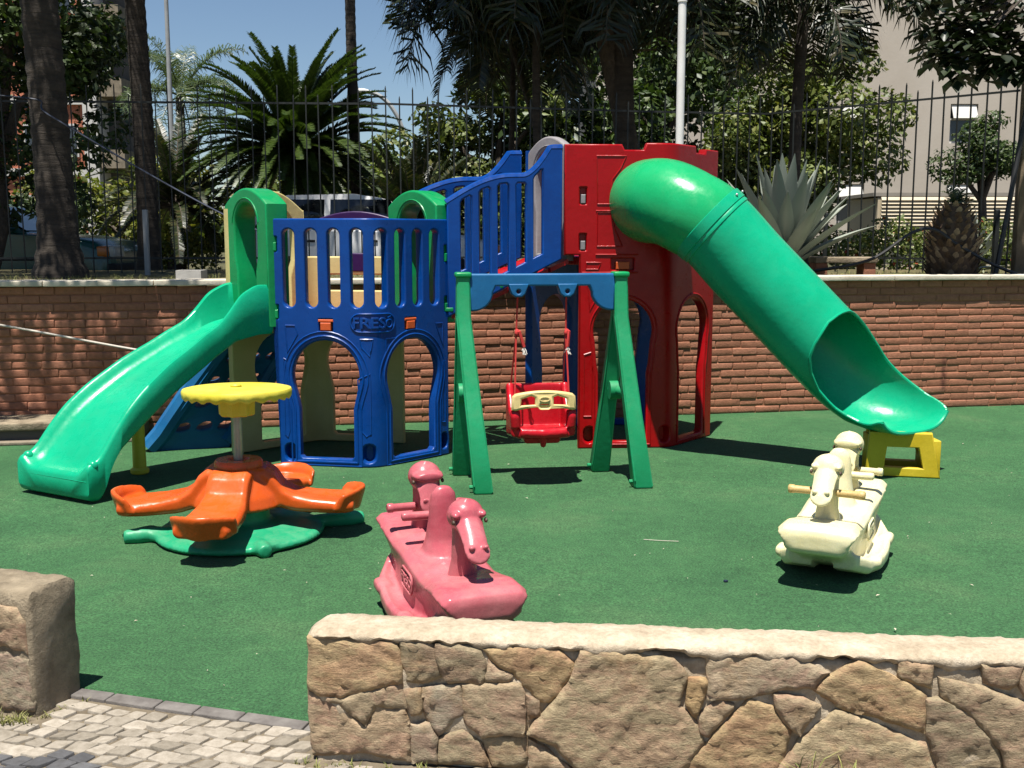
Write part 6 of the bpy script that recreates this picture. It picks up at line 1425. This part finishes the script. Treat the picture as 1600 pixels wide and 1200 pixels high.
# ================================================================== STREET POLES AND BUILDINGS
mb = MB(); mb.lathe([(0.055, 0.86), (0.05, 3.5), (0.035, 9.0)], 12, Matrix.Translation((-6.92, 22.6, 0))); tag(mb.build('street_pole', 'lamp_metal'), 'tall thin grey pole beside the pale feather palm', 'pole')
t = thing('street_lamp', 'grey street lamp with curved arm against the sky', 'street lamp', (-2.85, 30.0, 0.86)); mb = MB()
mb.tube(spline([(-2.85, 30, 0.86), (-2.85, 30, 3.6), (-2.93, 30, 4.4), (-3.2, 30, 5.0), (-3.55, 30, 5.35), (-3.95, 30, 5.48)], 6), 0.055, 8); mb.build('post', 'lamp_metal', t)
mb = MB(); mb.ell((-4.1, 30, 5.48), (0.28, 0.12, 0.07)); mb.build('lamp_head', 'white_paint', t)
def tower_block():
    t = thing('apartment_block', 'orange and white apartment block behind the trees at the left', 'building', (-19.5, 48, 0.86)); H0 = 24
    mb = MB(); mb.box((-19.95, 48, H0/2), (4.6, 4, H0)); mb.build('wall', 'facade_orange', t)
    mb = MB(); mb.box((-17.36, 47.2, H0/2), (0.58, 2.8, H0)); mb.build('corner_pier', 'facade_white', t)
    mb = MB(); mb.box((-16.55, 47.7, H0/2), (1.04, 1.2, H0)); mb.build('stair_wall', 'facade_dark', t)
    for f in range(8):
        z = 2.2+f*2.9
        mb = MB(); mb.box((-19.95, 45.93, z-0.85), (4.62, 0.20, 0.32)); mb.build('floor_band', 'facade_white', t)
        for x in (-21.3, -19.7, -18.4):
            mb = MB(); mb.box((x, 45.97, z+0.45), (0.95, 0.12, 1.35)); w = mb.build('window', 'facade_white', t)
            mb = MB(); mb.box((x, 45.90, z+0.45), (0.80, 0.06, 1.18)); mb.build('pane', 'window_glass', w)
        mb = MB(); mb.box((-16.55, 46.5, z-0.3), (1.0, 1.1, 0.75)); mb.build('balcony', 'cement_slab', t)
tower_block()
def beige_block():
    t = thing('beige_building', 'plain beige apartment building filling the upper right background', 'building', (14, 42, 0.86)); H0 = 22
    cols = (5.0, 8.35, 12.2, 16.15, 20.0, 24.0); z0s = [2.1+2.82*i for i in range(7)]; ww, wh = 0.98, 1.38
    rects = [(c, z) for c in cols for z in z0s]
    holes = [[(c-ww/2, z), (c+ww/2, z), (c+ww/2, z+wh), (c-ww/2, z+wh)] for c, z in rects]
    me = flat([[(3, 0), (29, 0), (29, H0), (3, H0)]]+holes, 0.4, 0.001, 0); mb = MB().mesh(me, strip_panel((0, 40), (1, 40))); mb.build('wall', 'facade_beige', t, None)
    mb = MB(); mb.box((16, 46, H0/2), (25.9, 10, H0)); mb.build('inner_wall', 'facade_dark', t)
    for c, z in rects:
        mb = MB(); mb.box((c, 40.02, z+wh/2), (ww, 0.05, wh)); w = mb.build('window', 'window_glass', t)
        mb = MB()
        for dz, h in ((0.04, 0.07), (wh*0.62, 0.06), (wh-0.05, 0.09)): mb.box((c, 39.96, z+dz), (ww, 0.07, h))
        for dx in (-ww/2+0.03, ww/2-0.03): mb.box((c+dx, 39.965, z+wh/2), (0.05, 0.06, wh-0.02))
        mb.build('frame', 'facade_white', w)
        mb = MB(); M = Matrix.Translation((c, 39.75, z+wh*0.80)) @ Matrix.Rotation(math.radians(-28), 4, 'X'); mb.box((0, 0, 0), (ww-0.1, 0.03, wh*0.40), M); mb.build('sash', 'facade_white', w)
    # low slatted annexe
    a = thing('slatted_annexe', 'low cream annexe with horizontal louvre slats behind the palm stump', 'building', (9.4, 22.5, 0.86))
    mb = MB(); mb.box((9.6, 23.6, 1.62), (4.2, 2.0, 1.55)); mb.build('wall', 'louvre_cream', a)
    for i in range(14):
        mb = MB(); mb.box((0, 0, 0), (3.1, 0.018, 0.085), Matrix.Translation((9.1, 22.53, 1.42+i*0.073)) @ Matrix.Rotation(math.radians(-38), 4, 'X')); mb.build('slat', 'louvre_cream', a)
    mb = MB(); mb.box((9.6, 23.78, 2.46), (4.4, 2.4, 0.07)); mb.build('roof', 'roof_edge', a)
beige_block()

# ================================================================== SMALL THINGS ON THE GROUND
def grass_tufts(spots, name, label):
    rnd = random.Random(9); mb = MB()
    for (x, y, z, n, h, sp) in spots:
        for k in range(n):
            a = rnd.uniform(0, 2*PI); r = sp*rnd.random(); b = Vector((x+math.cos(a)*r, y+math.sin(a)*r*0.7, z)); l = h*rnd.uniform(0.5, 1.2); q = Vector((rnd.uniform(-.6, .6), rnd.uniform(-.6, .6), 1)).normalized(); s = Vector((math.cos(a+1), math.sin(a+1), 0))*0.0022; m = b+q*l*0.6; e = m+(q+Vector((q.x, q.y, -0.4))).normalized()*l*0.45; o = len(mb.v)
            mb.add([b-s, b+s, m+s*0.8, m-s*0.8, e], [(0, 1, 2, 3), (3, 2, 4)])
    tag(link(name, mb.to(name), 'grass_blade', None, ang=False), label, 'grass', kind='stuff')
rnd = random.Random(4); sp = []
for k in range(34): u = rnd.random(); sp.append((-1.62-0.38*u+rnd.uniform(-.02, .04), 3.44+0.10*u+rnd.uniform(-.05, .0), -0.012, rnd.randrange(6, 20), 0.045, 0.03))
for k in range(10): u = rnd.random(); sp.append((-1.60+0.13*u, 3.47+0.2*u-0.02, -0.012, rnd.randrange(4, 10), 0.025, 0.02))
for k in range(16): u = rnd.random(); sp.append((-0.70+0.5*u, 3.17-0.05*u+rnd.uniform(-.03, 0), -0.012, rnd.randrange(4, 10), 0.03, 0.02))
for k in range(40): sp.append((rnd.uniform(-1.9, -0.6), rnd.uniform(2.95, 3.5), -0.014, rnd.randrange(3, 8), 0.014, 0.02))
sp += [(0.86, 2.97, 0.0, 16, 0.17, 0.06), (0.97, 2.96, 0.0, 12, 0.15, 0.05)]
grass_tufts(sp, 'grass_tufts', 'small dry grass tufts growing between paving stones and wall')
lawn_sp = []
for k in range(900):
    x = rnd.uniform(-5.6, 6.0); y = wall_y(x)+rnd.uniform(0.24, 2.2); lawn_sp.append((x, y, 1.19, 5, 0.06, 0.07))
grass_tufts(lawn_sp, 'lawn_grass', 'short dry grass on the raised lawn behind the wall')
def litter():
    rs = np.random.RandomState(5); mb = MB()
    for k in range(170):
        y = rs.uniform(3.6, 8.6); x = rs.uniform(-0.47, 0.47)*y
        yt = np.interp(x, [p[0] for p in TURF_EDGE], [p[1] for p in TURF_EDGE])
        if y < yt+0.1: continue
        a = rs.uniform(0, PI); l = rs.uniform(0.003, 0.009)*(1.8 if k % 11 == 0 else 1); w = l*rs.uniform(0.35, 0.9); d = Vector((math.cos(a), math.sin(a), 0)); s = Vector((-d.y, d.x, 0)); c = Vector((x, y, 0.007))
        mb.add([c-d*l, c+s*w*0.5+Vector((0, 0, 0.003)), c+d*l, c-s*w*0.5+Vector((0, 0, 0.002))], [(0, 1, 2, 3)])
    tag(link('leaf_litter', mb.to('leaf_litter'), 'litter', None, ang=False), 'tiny pale leaf scraps scattered on the green carpet', 'litter', kind='stuff')
    mb = MB(); mb.tube(spline([(0.70, 5.62, 0.006), (0.79, 5.595, 0.007), (0.88, 5.585, 0.006)], 5), 0.0018, 5); tag(mb.build('twig', 'rope_white'), 'thin pale twig lying on the carpet between the two rockers', 'twig')
    mb = MB(); mb.lathe([(0.011, 0.002), (0.011, 0.008), (0.0, 0.009)], 14, Matrix.Translation((1.0, 4.92, 0))); tag(mb.build('bottle_cap', 'cable_blue'), 'small blue bottle cap on the carpet left of the cream rocker', 'cap')
litter()

# the picture is exposed for bright plastic and deep shade: every surface is kept a little darker than its nominal colour
ALBEDO = 0.72
for m in bpy.data.materials:
    if not m.use_nodes: continue
    nt = m.node_tree
    for node in list(nt.nodes):
        if node.type not in ('BSDF_PRINCIPLED', 'BSDF_TRANSLUCENT'): continue
        inp = node.inputs['Base Color' if node.type == 'BSDF_PRINCIPLED' else 'Color']
        if not inp.links: continue
        src = inp.links[0].from_socket; nt.links.new(mix(nt, src, (ALBEDO, ALBEDO, ALBEDO), 1.0, 'MULTIPLY'), inp)
